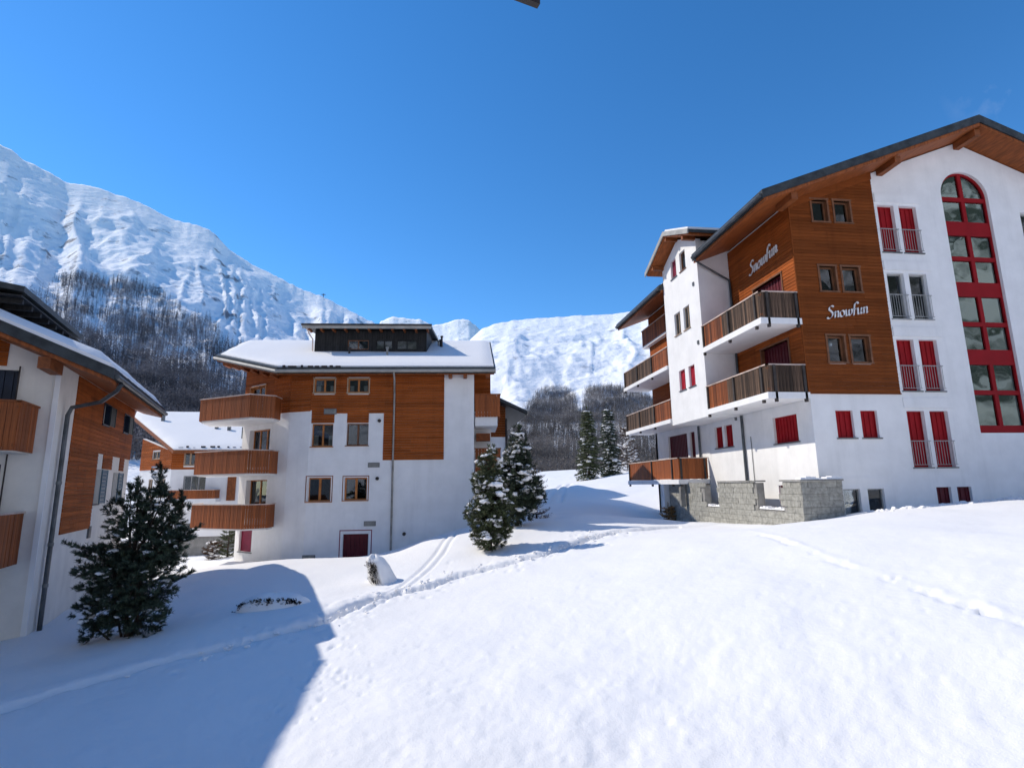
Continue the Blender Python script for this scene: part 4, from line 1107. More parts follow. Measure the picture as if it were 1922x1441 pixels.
for i in range(11):
    x = -9.5+6.7*i/10; q = MB(); q.box(x-0.05, x+0.05, 31.02, 31.6, 8.86, 8.99); part('rafter_end', q, 'wood_beam', dro)
snow_sheet('dormer_snow', [(-9.7, 31.6), (-2.7, 31.6), (-2.7, 36.8), (-9.7, 36.8)], lambda x, y: 9.15+(y-30.95)*0.1375, dro, 0.10, 0.5)
for (u, v, h, mt) in ((-2.12, 33.5, 0.75, 'post_dark'), (-2.35, 34.0, 0.4, 'pipe_pale'), (-7.15, 30.9, 0.42, 'post_dark'), (-4.95, 30.4, 0.50, 'pipe_pale'), (-2.2, 33.6, 0.5, 'post_dark')):
    q = MB(); z = mt_(v); q.tube([(u, v, z-0.1), (u, v, z+h)], 0.06, 8); q.tube([(u, v, z+h+0.02), (u, v, z+h+0.10)], 0.09, 8); part('vent_pipe', q, mt, MR)
for i in range(9):
    q = MB(); x = -9.6+0.33*i+random.uniform(-.08, .08); z = mt_(27.6); e_ = random.uniform(0.04, 0.14); q.box(x-e_, x+e_, 27.44, 27.50, z-0.06, z+random.uniform(0.02, 0.08)); part('snow_guard', q, 'post_dark', MR)
# balconies of the middle house
for zr, dx in ((4.55, 0.0), (1.87, -0.03), (-0.70, 0.02)):
    balcony(B, [(-14.5, 30.9), (-14.06+dx, 28.9), (-10.92+dx, 27.2), (-9.95, 27.78), (-9.95, 28.62)], zr, zr-1.14,
            [(-14.0, 29.0), (-10.92, 27.3), (-10.02, 27.85), (-10.0, 28.60), (-10.47, 28.98), (-12.62, 30.68), (-14.4, 30.9)], zr-1.05, zr-1.22, slat_w=0.115, posts=(), rail_mat='rail_light')
for zr in (4.67, 1.88):
    balcony(B, [(-0.04, 28.2), (1.23, 28.2), (1.23, 32.0), (0.8, 32.0)], zr, zr-1.20, [(-0.05, 28.28), (1.10, 28.28), (1.10, 31.9), (-0.05, 31.9)], zr-1.15, zr-1.65, slat_w=0.15, rail_mat='wood_beam')
q = MB(); q.box(0.0, 0.75, 29.5, 29.9, 2.35, 2.75); part('beam', q, 'wood_beam', B)

# ================================================================ left house (frame turned +16.8 degrees, x = N, y = D)
B = thing('timber_house', 'timber-clad white house at the left edge with blue shutters and a grey downpipe', 'building', (-5.5, 19.4, -3.9), radians(16.8))
GL = Face((0, 19.4), (1, 0)); SL = Face((-5.5, 0), (0, 1))
LN0, LZ0, LSL, LR = -4.0, 3.35, 0.425, -13.7
def lt_(n, dz=0.0): return LZ0+LSL*(LN0-max(n, LR))-LSL*max(0, LR-n)+dz
gh = [(-7.35, -6.47, 1.2, 3.35), (-7.5, -6.55, -1.6, 0.75), (-9.4, -8.4, 1.2, 3.3), (-9.4, -8.4, -1.6, 0.75)]
mb = MB(); wall(mb, GL, -23.4, -5.5, -6.0, lambda s: lt_(s, -0.40), gh, brk=(LR,))
u1, u2 = (24.12, 24.95, 2.40, 3.13), (27.35, 28.15, 2.40, 3.13)
l1, l2 = (24.1, 24.85, -0.45, 0.77), (26.7, 27.45, -0.45, 0.72)
wall(mb, SL, 19.7, 29.2, -6.0, 3.58, [u1, u2, l1, l2])
mb.box(-23.4, -5.8, 28.9, 29.2, -6, 3.6); mb.box(-23.4, -23.1, 19.7, 28.9, -6, 3.6)
part('wall', mb, 'plaster_warm', B)
mb = MB(); cladding(mb, SL, 20.93, 29.2, 1.32, 3.55, [u1, u2], pitch=0.13)
cladding(mb, SL, 20.93, 24.10, -1.27, 1.32, (), pitch=0.13)
for a, b in ((24.85, 26.2), (27.45, 28.2)): cladding(mb, SL, a, b, 0.80, 1.32, (), pitch=0.13)
cladding(mb, GL, -12.0, -6.75, 3.45, lambda s: lt_(s, -0.42), (), pitch=0.13)
part('cladding', mb, 'wood_orange', B, kind='stuff')
for i, h in enumerate((u1, u2, l1, l2)):
    window(B, SL, *h, frame='blue_dark', recess=0.14, mull=0, curtain=0, fw_=0.05)
    if i < 2: casing(B, SL, h, 'blue_dark', 0.03, 0.045)
    a, b, c, d = h; w_ = 0.80; o0 = 0.04 if i < 2 else 0.01
    sh = MB(); n = 9
    fbox(sh, SL, b+0.02, b+0.07, c, d, o0, o0+0.04); fbox(sh, SL, b+w_-0.03, b+w_+0.02, c, d, o0, o0+0.04)
    for k in range(n):
        zz = c+(d-c)*k/n; fbox(sh, SL, b+0.07, b+w_-0.03, zz+0.006, zz+(d-c)/n-0.012, o0, o0+0.025)
    part('open_shutter', sh, 'green_dark' if i < 2 else 'blue_grey', B)
shutter_window(B, GL, *gh[0], mat='blue_dark', recess=0.12, sill=False); shutter_window(B, GL, *gh[1], mat='blue_dark', recess=0.12, sill=False)
window(B, GL, *gh[2], frame='window_frame_pale', mull=1); window(B, GL, *gh[3], frame='window_frame_pale', mull=1)
q = MB(); q.tube([(-6.42, 19.30, 3.45), (-6.42, 19.30, -1.4)], 0.022, 6); part('cable_pipe', q, 'post_dark', B)
q = MB(); q.box(-5.15-0.0, -5.0, 19.1, 19.1, 0, 0) if False else fbox(q, GL, -5.62, -5.50, -6.0, 3.33, 0.0, 0.05); part('corner_strip', q, 'plaster', B)
q = MB(); fbox(q, SL, 23.95, 24.2, -1.6, -1.2, 0, 0.06); part('meter_box', q, 'metal_grey', B)
# roof of the left house: eave with a cut corner at the far end
for nm, inset, dz, th, mt in (('roof', 0.0, 0.0, 0.30, 'metal_roof'), ('soffit', 0.07, -0.302, 0.11, 'wood_soffit')):
    m = MB(); a = inset
    m.slab([(LN0-a, 18.15+a, lt_(LN0-a, dz)), (LN0-a, 26.9, lt_(LN0-a, dz)), (-5.3, 30.2-a, lt_(-5.3, dz)), (LR, 30.2-a, lt_(LR, dz)), (LR, 18.15+a, lt_(LR, dz))], th)
    m.slab([(LR, 18.15+a, lt_(LR, dz)), (LR, 30.2-a, lt_(LR, dz)), (-24.2, 30.2-a, lt_(-24.2, dz)), (-24.2, 18.15+a, lt_(-24.2, dz))], th)
    o = part(nm, m, mt, B if nm == 'roof' else MRL)
    if nm == 'roof': MRL = o
snow_sheet('roof_snow', [(LN0-0.12, 18.18), (LN0-0.12, 26.9), (-5.3, 30.1), (LR, 30.05), (LR, 18.18)], lambda x, y: lt_(x), MRL, 0.34, 0.3, 3)
snow_sheet('roof_snow', [(LR, 18.18), (LR, 30.05), (-24.0, 30.05), (-24.0, 18.18)], lambda x, y: lt_(x), MRL, 0.26, 0.9, 3)
q = MB(); q.tube([(LN0+0.06, 18.3, 3.13), (LN0+0.06, 26.9, 3.13), (-5.25, 30.2, 3.7)], 0.07); part('gutter', q, 'pipe', MRL)
for i in range(26):
    y = 18.4+8.3*i/25; q = MB(); hh = random.uniform(0.05, 0.10)
    q.hexa([(LN0-0.24, y-0.12, 3.36), (LN0+0.03, y-0.12, 3.33), (LN0+0.03, y+0.12, 3.33), (LN0-0.24, y+0.12, 3.36), (LN0-0.24, y-0.10, 3.38+hh), (LN0+0.0, y-0.08, 3.33+hh*0.5), (LN0+0.0, y+0.08, 3.33+hh*0.5), (LN0-0.24, y+0.10, 3.38+hh)])
    part('roof_tile', q, 'metal_grey', MRL)
for n_ in (-5.62, -9.6, -13.7):
    q = MB(); z = lt_(n_, -0.43); q.box(n_-0.14, n_+0.14, 18.35, 19.38, z-0.34, z-0.02 if n_ > -13 else z-0.1); part('bracket', q, 'wood_beam', MRL)
q = MB(); q.tube([(LN0+0.05, 18.9, 3.05), (LN0-0.05, 19.0, 2.85), (-4.55, 19.6, 2.58), (-5.3, 19.9, 2.42), (-5.38, 19.92, 2.2), (-5.38, 19.92, -4.2)], 0.06); dp = part('downpipe', q, 'pipe', B)
for z in (0.2, -1.5, -2.6):
    q = MB(); q.tube([(-5.38, 19.92, z), (-5.38, 19.92, z+0.09)], 0.075); part('pipe_collar', q, 'metal_grey', dp)
# dormer with dark eaves
m = MB(); m.hexa([(-6.3, 18.45, 5.36), (-6.3, 23.9, 5.36), (-11.5, 23.9, 6.06), (-11.5, 18.45, 6.06), (-6.3, 18.45, 5.52), (-6.3, 23.9, 5.52), (-11.5, 23.9, 6.22), (-11.5, 18.45, 6.22)][0:8])
dro = part('dormer_roof', m, 'metal_roof', B)
m = MB(); m.box(-11.0, -7.1, 18.9, 19.02, 4.4, 5.4); m.box(-7.2, -7.1, 19.02, 23.4, 4.4, 5.38); m.box(-11.0, -7.2, 23.3, 23.4, 4.4, 5.4)
m.hexa([(-11.0, 18.9, 5.4), (-7.1, 18.9, 5.4), (-7.1, 19.0, 5.4), (-11.0, 19.0, 5.4), (-11.0, 18.9, 5.9), (-7.1, 18.9, 5.41), (-7.1, 19.0, 5.41), (-11.0, 19.0, 5.9)])
part('dormer', m, 'dark_wood', B)
m = MB(); m.box(-7.08, -6.36, 18.5, 23.85, 5.24, 5.29); part('soffit', m, 'dark_wood', dro)
for i in range(8):
    q = MB(); y = 18.8+4.7*i/7; q.box(-7.08, -6.40, y-0.05, y+0.05, 5.10, 5.235); part('rafter_end', q, 'dark_wood', dro)
snow_sheet('dormer_snow', [(-6.45, 18.9), (-6.45, 23.8), (-11.4, 23.8), (-11.4, 18.9)], lambda x, y: 5.52+0.1346*(-6.3-x), dro, 0.10, 0.3, 5)
balcony(B, [(-10.5, 18.1), (-5.92, 18.1), (-5.92, 19.38)], 2.35, 1.05, [(-10.5, 18.15), (-5.97, 18.15), (-5.97, 19.38), (-10.5, 19.38)], 1.22, 1.02, slat_w=0.12, rail_mat='wood_beam', slab_mat='plaster_warm')
balcony(B, [(-10.5, 16.5), (-5.92, 16.5), (-5.92, 19.38)], -0.51, -1.88, [(-10.5, 16.55), (-5.97, 16.55), (-5.97, 19.38), (-10.5, 19.38)], -1.62, -1.86, slat_w=0.12, rail_mat='rail_light', slab_mat='plaster_warm')

# ================================================================ chalet behind on the left (frame +4 degrees)
B = thing('brown_chalet', 'low brown and white chalet with a broad snowy roof behind the pine on the left', 'building', (-20.4, 55.0, -4.4), radians(4))
CF = Face((0, 55.0), (1, 0)); CA = Face((-24.6, 59.0), (4.2, -4.0))
ch = [(-19.42, -18.38, 2.17, 3.45), (-19.32, -17.47, -0.9, 1.23), (-19.0, -17.6, -4.2, -2.9)]
ca = [(2.2, 3.6, 2.85, 3.55), (1.9, 2.7, -0.6, 1.0), (4.0, 5.0, -0.6, 1.0)]
mb = MB(); wall(mb, CF, -20.4, -8.0, -6.0, 3.4, ch); wall(mb, CA, 0, CA.L, -6.0, lambda s: 4.9-1.45*s/CA.L, ca)
mb.box(-24.6, -24.3, 59.1, 68, -6, 4.5)
part('wall', mb, 'plaster', B)
mb = MB(); cladding(mb, CF, -20.4, -8.0, 1.80, 3.38, ch, pitch=0.2); cladding(mb, CA, 0, CA.L, 1.85, lambda s: 4.85-1.45*s/CA.L, ca, pitch=0.2)
part('cladding', mb, 'wood_orange', B, kind='stuff')
window(B, CF, *ch[0], frame='window_frame_pale', mull=1, recess=0.05, fw_=0.09); window(B, CF, *ch[1], frame='frame_grey', mull=2, recess=0.15, fw_=0.07); window(B, CF, *ch[2], frame='frame_grey', mull=1)
for h in ca: window(B, CA, *h, frame='window_frame_pale', mull=1, recess=0.05, fw_=0.08)
pr = [(-20.02, 54.0), (-8.0, 54.0), (-8.0, 66.0), (-28.5, 66.0), (-27.83, 63.97)]
zc = lambda x, y: 3.46+0.41*(y-54.0)
m = MB(); m.slab([(x, y, zc(x, y)) for x, y in pr], 0.28); cr_ = part('roof', m, 'wood_beam', B)
snow_sheet('roof_snow', [(-20.0, 54.1), (-8.05, 54.1), (-8.05, 65.95), (-28.4, 65.95), (-27.7, 64.0)], zc, cr_, 0.25, 0.6, 8)
for (x, y, h) in ((-24.2, 62.0, 0.9), (-18.3, 59.5, 0.5), (-17.0, 59.0, 0.7), (-15.0, 56.6, 1.3)):
    q = MB(); q.box(x-0.14, x+0.14, y-0.14, y+0.14, zc(x, y)-0.2, zc(x, y)+h); part('chimney', q, 'metal_grey', cr_)
for i in range(9):
    q = MB(); x = -19.6+0.65*i+random.uniform(-.2, .2); e_ = random.uniform(.08, .2); q.box(x-e_, x+e_, 54.3, 54.35, zc(x, 54.3)+0.02, zc(x, 54.3)+random.uniform(0.15, 0.3)); part('snow_guard', q, 'post_dark', cr_)
balcony(B, [(-19.95, 53.6), (-16.2, 53.6), (-16.2, 54.9)], 0.0, -0.78, [(-19.95, 53.6), (-16.1, 53.6), (-16.1, 55.0), (-19.95, 55.0)], -0.78, -1.05, slat_w=0.2, rail_mat='rail_light')
q = MB(); q.box(-15.6, -14.9, 54.85, 54.98, -1.0, 1.2); part('door', q, 'wood_beam', B)

# brown chalet right behind the middle house
B = thing('rear_chalet', 'white chalet with a dark roof peeping out behind the right end of the middle house', 'building', (3.0, 45.0, -2.2), 0)
RC = Face((0, 45.0), (1, 0)); zr_ = z = lambda x: 8.6-0.47*abs(x-1.0)
m = MB(); wall(m, RC, -3.5, 5.1, -4, lambda x: z(x)-0.35, (), brk=(1.0,)); m.box(4.8, 5.1, 45.3, 55, -4, 6.2); part('wall', m, 'plaster', B)
m = MB(); cladding(m, RC, 2.0, 5.1, 3.9, lambda x: z(x)-0.36, (), pitch=0.2); part('cladding', m, 'wood_brown', B, kind='stuff')
m = MB()
for sg in (1, -1):
    x1 = 1.0+sg*5.75
    pts = [(1.0, 43.7, z(1.0)), (x1, 43.7, z(x1)), (x1, 56, z(x1)), (1.0, 56, z(1.0))]
    m.slab(pts if sg > 0 else pts[::-1], 0.24)
rr2 = part('roof', m, 'metal_roof', B)
m = MB(); m.slab([(1.0, 43.75, z(1)-.242), (6.7, 43.75, z(6.7)-.242), (6.7, 56, z(6.7)-.242), (1.0, 56, z(1)-.242)], 0.1); part('soffit', m, 'dark_wood', rr2)
snow_sheet('roof_snow', [(1.0, 44.6), (6.4, 44.6), (6.4, 55.8), (1.0, 55.8)], lambda x, y: zr_(x), rr2, 0.2, 0.6, 12)
q = MB(); q.tube([(5.15, 44.92, 5.4), (5.15, 44.92, 1.0)], 0.09); part('downpipe', q, 'post_dark', B)
q = MB(); q.box(3.4, 5.4, 43.9, 45.0, -0.9, 0.2); part('balcony', q, 'wood_beam', B)

# concrete retaining wall beside the brown chalet
RWp = [(-22.0, 41.0), (-17.2, 40.0), (-14.1, 40.0), (-11.5, 39.0)]
B = thing('retaining_wall', 'low grey concrete retaining wall with a snow edge left of the middle house', 'wall', (-16.5, 40.0, -4.4), 0)
m = MB(); s_ = MB()
for (a, b), zt, in zip(zip(RWp[:-1], RWp[1:]), ((-3.4, -3.05), (-3.05, -2.35), (-2.35, -2.2))):
    Fw = Face(a, (b[0]-a[0], b[1]-a[1])); fbox(m, Fw, 0, Fw.L, -6, zt[0], -0.3, 0, zt[1])
    fbox(s_, Fw, 0, Fw.L, zt[0]+0.0, zt[0]+0.14, -0.34, 0.03, zt[1]+0.14)
part('wall_body', m, 'concrete', B); part('snow_cap', s_, 'snow', B)

# ================================================================ the house the picture is taken from, and an added, unseen shadow caster to the left
aD = radians(16.8)
B = thing('photographers_house', 'brown wooden roof corner poking into the top edge of the picture', 'roof', (0, 0, 2.7), aD)
# corner of the overhanging eave: frame coords
def tofr(x, y): return (cos(aD)*x+sin(aD)*y, -sin(aD)*x+cos(aD)*y)
cx_, cy_ = tofr(0.53, 2.80)
m = MB(); m.slab([(cx_, cy_, 3.03), (cx_-12, cy_, 3.03), (cx_-12, cy_-9, 4.7), (cx_, cy_-9, 4.7)][::-1], 0.13)
ro = part('roof_plate', m, 'wood_soffit', B)
m = MB(); m.box(cx_-12, cx_+0.03, cy_+0.001, cy_+0.04, 2.85, 3.04); part('fascia', m, 'post_dark', B)
m = MB(); m.box(cx_-10, cx_-0.9, cy_-7.2, cy_-7.0, -4.5, 4.0); m.box(cx_-1.1, cx_-0.9, cy_-16, cy_-7.2, -4.5, 4.0); part('wall', m, 'plaster', B)

B = thing('shadow_caster', 'unseen flat roof and block added at the left to cast the foreground shadow', 'building', (-16, 4, -4.5), 0)
m = MB(); m.slab([(-13.85, 16.9, 8.0), (-18.5, 16.9, 8.0), (-18.5, -4.0, 8.0), (-13.5, -4.0, 8.0)][::-1], 0.3); part('roof', m, 'metal_roof', B)  # added unseen roof, placed so its shadow falls on the lower-left snow
m = MB(); m.box(-18.0, -14.8, -3.0, 10.0, -6, 7.7); part('wall', m, 'plaster_warm', B)

# ================================================================ far woods and the lift mast
wood('larch_wood', [FL], 26000, SK_L, RL, 0.72, 'left_mountain', 5, (18, 28), mat='larch_left', dens=dens_l, label='bare grey-brown larch wood on the lower slope of the left mountain')
wood('larch_wood', [R1, R2], 34000, SK_R, RRt, 0.72, 'right_mountain', 6, (8, 13), dens=dens_r, label='bare grey-brown larch wood in two rounded lobes below the right snow slope')

# ================================================================ trees
def tuft(m, p, d, L, n, w, rnd, nl):
    """a shoot of needles round an axis"""
    d = d.normalized(); a = d.orthogonal().normalized(); c = d.cross(a)
    for k in range(n):
        t = rnd.random(); th = rnd.uniform(0, 2*pi); o = a*cos(th)+c*sin(th)
        q = p+d*(L*t); e = q+(o*0.8+d*0.75).normalized()*nl*rnd.uniform(0.7, 1.15)
        s_ = d.cross(o)*w
        m.tri(q-s_, q+s_, e)
def conifer(name, label, base, H, rad, seed, cat='tree', leaders=((0, 0, 1.0),), whorls=14, per=7, needles='needles_dark', tl=0.16, nl=0.10, nw=0.010, tn=16,
            up=0.35, snow=0.35, twig_step=0.16, sway=(0, 0), group=None, trunk_r=0.06, snow_sz=0.10, thin=1.0, droop=0.0, tip=0.0):
    rnd = random.Random(seed)
    t = thing(name, label, cat, base, 0, group)
    bx, by, bz = base
    tr = MB(); fo = MB(); sn = MB(); br = MB()
    for (ox, oy, hk) in leaders:
        h = H*hk; pts = []
        for i in range(8):
            f = i/7; pts.append(Vector((bx+ox*min(1, f*1.6)+sway[0]*f+rnd.uniform(-.02, .02)*h*f, by+oy*min(1, f*1.6)+sway[1]*f, bz-0.2+(h+0.2)*f)))
        tr.tube(pts, trunk_r*(0.6+0.4*hk), 7, taper=0.15)
        def axis(f):
            k = f*7; i = min(int(k), 6); return pts[i].lerp(pts[i+1], k-i)
        nw_ = max(3, int(whorls*hk))
        for wi in range(nw_):
            f = 0.03+0.95*wi/nw_; c = axis(f)
            for b in range(per):
                if rnd.random() > thin: continue
                az = rnd.uniform(0, 2*pi); R_ = rad(f*hk if hk < 1 else f)*rnd.uniform(0.65, 1.12)*(0.55+0.45*hk)
                if R_ < 0.05: continue
                dirv = Vector((cos(az), sin(az), 0)); seg = max(3, int(R_/twig_step)); bp = [c]
                for s_ in range(1, seg+1):
                    g = s_/seg; bp.append(c+dirv*R_*g+Vector((0, 0, R_*(up*g*g-droop*g)+rnd.uniform(-.02, .02))))
                br.tube(bp, 0.012+0.012*R_, 4, taper=0.3)
                for s_ in range(1, seg+1):
                    g = s_/seg; p = bp[s_]
                    if g < 0.22 and R_ > 0.5: continue
                    for sd in (-1, 1, 0):
                        if sd == 0: dv = (bp[s_]-bp[s_-1])
                        else: dv = dirv.cross(Vector((0, 0, 1)))*sd+dirv*0.7+Vector((0, 0, up*0.9-droop*0.5))
                        Lw = tl*rnd.uniform(0.7, 1.3)*(1.0 if sd == 0 else (1.35-0.5*g))
                        tuft(fo, p, dv, Lw, tn, nw, rnd, nl)
                        if sd: tuft(fo, p+dv.normalized()*Lw*0.8, dv+Vector((0, 0, up)), Lw*0.8, tn//2, nw, rnd, nl)
                    if rnd.random() < snow:
                        q = p+dirv.cross(Vector((0, 0, 1)))*rnd.uniform(-1, 1)*tl*0.7
                        z = snow_sz*rnd.uniform(0.35, 1.0)
                        for _ in range(rnd.choice((1, 2, 3))):
                            sn.blob((q.x+rnd.uniform(-z, z)*0.8, q.y+rnd.uniform(-z, z)*0.8, q.z+nl*0.45+rnd.uniform(0, z*0.3)), z*rnd.uniform(0.5, 1), 1.25, 1.25, 0.55, 0.3, rnd)
        for k in range(4): tuft(fo, pts[-1]-Vector((0, 0, tl*k*0.5)), Vector((rnd.uniform(-.2, .2), rnd.uniform(-.2, .2), 1)), tl*1.2, tn, nw, rnd, nl)
    part('trunk', tr, 'bark', t)
    part('branch', br, 'bark', t, kind='stuff')
    part('crown', fo, needles, t)
    part('snow_load', sn, 'snow', t, kind='stuff', smooth=True)
    return t

def prof(*pts):
    return lambda f: float(np.interp(f, [p[0] for p in pts], [p[1] for p in pts]))
def bushy(name, label, base, blobs, n, seed, needles, nl, nw, tn, tl, snow, snow_sz, stray=(), group=None, upb=0.55, lead=()):
    """dense conifer: leafy shoots spread through a union of ellipsoids (offset from the base), hung on a trunk and limbs"""
    rnd = random.Random(seed); t = thing(name, label, 'tree', base, 0, group); bx, by, bz = base
    tr = MB(); br = MB(); fo = MB(); sn = MB()
    top = max(b[2]+b[5] for b in blobs)
    ax = [Vector((bx+0.05*sin(i*1.3), by+0.04*cos(i), bz-0.3+(top*0.92+0.3)*i/8)) for i in range(9)]
    tr.tube(ax, 0.09, 8, taper=0.12)
    vol = [b[3]*b[4]*b[5] for b in blobs]; tot = sum(vol)
    def shoot(c, out, size=1.0):
        out = out.normalized()
        for k in range(5):
            d = (out+Vector((rnd.gauss(0, .55), rnd.gauss(0, .55), rnd.gauss(0, .35)+upb)))
            tuft(fo, c, d, tl*rnd.uniform(0.7, 1.2)*size, tn, nw, rnd, nl*rnd.uniform(0.8, 1.15))
    for b, v in zip(blobs, vol):
        cx, cy, cz, rx, ry, rz = b
        c0 = Vector((bx+cx, by+cy, bz+cz))
        k0 = min(8, max(0, int(max(0.0, cz-0.6*rz-0.2)/(top)*8))); mid = ax[k0].lerp(c0, 0.5)+Vector((0, 0, -0.08*rz))
        br.tube([ax[k0], mid, c0, c0+Vector((cx*0.1, cy*0.1, rz*0.7))], 0.035, 5, taper=0.3)
        for i in range(int(n*(v/tot)**0.8/sum((q/tot)**0.8 for q in vol))):
            u = Vector((rnd.gauss(0, 1), rnd.gauss(0, 1), rnd.gauss(0, 1))).normalized()*rnd.random()**0.30
            lump = 0.78+0.5*float(fbm(u.x*1.6+seed, u.y*1.6+u.z*1.9, 2, seed))
            p = c0+Vector((u.x*rx, u.y*ry, u.z*rz))*lump
            if p.z < bz+0.02: p.z = bz+0.02+rnd.random()*0.1
            out = (p-c0)+Vector((cx, cy, 0))*0.3+Vector((0, 0, 0.1))
            shoot(p, out)
            if i % 3 == 0: br.tube([c0.lerp(p, 0.25), c0.lerp(p, 0.7)+Vector((0, 0, -0.03)), p], 0.009, 3, taper=0.4)
            if u.z > -0.35 and u.length > 0.55 and rnd.random() < snow:
                z = snow_sz*rnd.uniform(0.3, 1.0)
                for _ in range(rnd.choice((2, 4, 6))):
                    sn.blob((p.x+rnd.uniform(-z, z)*0.9, p.y-0.02+rnd.uniform(-z, z)*0.9, p.z+nl*0.5+rnd.uniform(-z*0.3, z*0.4)), z*rnd.uniform(0.3, 0.8), rnd.uniform(0.9, 1.7), rnd.uniform(0.9, 1.5), rnd.uniform(0.4, 0.8), 0.5, rnd)
    for (x0, y0, z0_, x1, y1, z1_) in stray:
        a_, b_ = Vector((bx+x0, by+y0, bz+z0_)), Vector((bx+x1, by+y1, bz+z1_))
        br.tube([a_, a_.lerp(b_, 0.5)+Vector((0, 0, -0.03)), b_], 0.016, 4, taper=0.4)
        for k in range(7):
            shoot(a_.lerp(b_, 0.35+0.65*k/6), (b_-a_)*0.6+Vector((0, 0, 0.1)), 0.6 if k < 6 else 0.9)
    for (x0, y0, zt) in lead:
        for k in range(7): shoot(Vector((bx+x0, by+y0, bz+zt-0.09*k)), Vector((rnd.gauss(0, .3), rnd.gauss(0, .3), 1.2)), 0.9)
    part('trunk', tr, 'bark', t); part('branch', br, 'bark', t, kind='stuff'); part('crown', fo, needles, t)
    if sn.v: part('snow_load', sn, 'snow', t, kind='stuff', smooth=True)
    return t
gb = gz(-7.4, 15.2)
bushy('stone_pine', 'dark bushy stone pine with several tops in the shade beside the left house', (-7.55, 15.2, gb),
      [(0.25, 0, 0.55, 0.62, 0.6, 0.55), (-0.35, 0.1, 0.75, 0.75, 0.6, 0.55), (0.15, 0, 1.35, 0.95, 0.75, 0.65), (-0.45, 0.1, 1.55, 0.75, 0.6, 0.55),
       (0.25, 0.1, 2.2, 0.85, 0.7, 0.65), (0.80, -0.1, 2.25, 0.48, 0.45, 0.60), (-0.20, 0, 2.95, 0.50, 0.45, 0.50), (0.45, 0, 3.0, 0.42, 0.40, 0.60), (0.95, 0, 2.9, 0.20, 0.2, 0.45),
       (-0.05, 0.0, 3.35, 0.25, 0.25, 0.35), (0.42, 0, 3.7, 0.18, 0.18, 0.40), (-0.62, -0.1, 0.28, 0.30, 0.3, 0.25), (-0.8, 0, 1.95, 0.3, 0.3, 0.25)], 1350, 11, 'needles_dark', 0.095, 0.0085, 17, 0.13, 0.10, 0.085,
      stray=((-0.6, 0, 1.95, -1.62, 0.1, 2.22), (-0.6, 0, 1.8, -1.35, 0.05, 1.98), (0.6, 0, 1.1, 1.35, 0, 1.45), (-0.3, 0, 0.9, -1.1, 0, 0.75), (0.7, 0, 2.0, 1.45, 0, 2.55)), lead=((0.42, 0, 4.1), (-0.1, 0, 3.75), (0.98, 0, 3.4)))
bushy('snowy_conifer', 'front bushy snow-laden conifer right of the middle house, standing in the sunlit snow', (1.72, 21.1, gz(1.72, 21.1)),
      [(0, 0, 0.45, 0.62, 0.6, 0.5), (-0.15, 0, 1.2, 0.72, 0.65, 0.6), (0.25, 0, 1.7, 0.75, 0.6, 0.6), (-0.05, 0, 2.35, 0.58, 0.55, 0.55), (0.05, 0, 3.0, 0.42, 0.4, 0.5), (0.12, 0, 3.5, 0.18, 0.18, 0.3), (0.55, 0, 0.75, 0.4, 0.4, 0.35)],
      1500, 21, 'needles_olive', 0.08, 0.0085, 14, 0.12, 0.15, 0.17, group='snow-laden conifers by the middle house', upb=0.4)
bushy('snowy_conifer', 'taller snow-laden conifer just behind and to the right of the other by the middle house', (3.2, 24.3, gz(3.2, 24.3)),
      [(0, 0, 0.8, 0.8, 0.7, 0.7), (0.2, 0, 1.5, 0.95, 0.8, 0.7), (0.0, 0, 2.3, 0.8, 0.7, 0.7), (0.1, 0, 3.0, 0.55, 0.5, 0.55), (0.1, 0, 3.6, 0.35, 0.35, 0.45), (0.1, 0, 4.05, 0.16, 0.16, 0.3), (0.85, 0, 1.2, 0.4, 0.4, 0.4)],
      1500, 31, 'needles_dark', 0.095, 0.010, 14, 0.14, 0.17, 0.20, group='snow-laden conifers by the middle house', upb=0.3)
for (x, y, H, sd, lb, nd) in ((16.55, 62.0, 8.1, 41, 'left slender spruce of the pair in front of the far snow slope', 'needles_olive'), (20.2, 66.0, 8.4, 51, 'right slender spruce of the pair with snow on its boughs', 'needles_dark')):
    conifer('spruce', lb, (x, y, gz(x, y)), H, prof((0, 1.35), (0.3, 1.2), (0.6, .8), (0.85, .4), (1, .08)), sd, whorls=26, per=7, needles=nd, tl=0.34, nl=0.24, nw=0.035, tn=8,
            up=-0.05, droop=0.25, snow=0.22 if sd == 41 else 0.40, twig_step=0.34, snow_sz=0.26, trunk_r=0.14, group='pair of spruces in front of the far slope')
conifer('frosted_shrub', 'small frosted larch to the right of the snow-laden conifers', (4.6, 27.5, gz(4.6, 27.5)), 2.5, prof((0, .6), (0.5, .5), (1, .1)), 61, cat='shrub', whorls=9, per=5, needles='dry_twig', tl=0.2, nl=0.12, nw=0.008, tn=5, snow=0.8, snow_sz=0.10)
conifer('frosted_larch', 'white frosted young larch behind the right spruce', (24.5, 72.0, gz(24.5, 72)), 6.0, prof((0, 1.6), (0.5, 1.2), (1, .2)), 62, cat='tree', whorls=14, per=6, needles='dry_twig', tl=0.4, nl=0.25, nw=0.02, tn=5, snow=0.75, twig_step=0.4, snow_sz=0.24)
conifer('garden_conifer', 'small round-topped conifer in front of the retaining wall', (-13.15, 37.3, gz(-13.15, 37.3)), 1.9, prof((0, .45), (0.5, .5), (1, .12)), 71, cat='shrub', whorls=9, per=6, needles='needles_olive', tl=0.15, nl=0.10, nw=0.014, tn=10, snow=0.05)
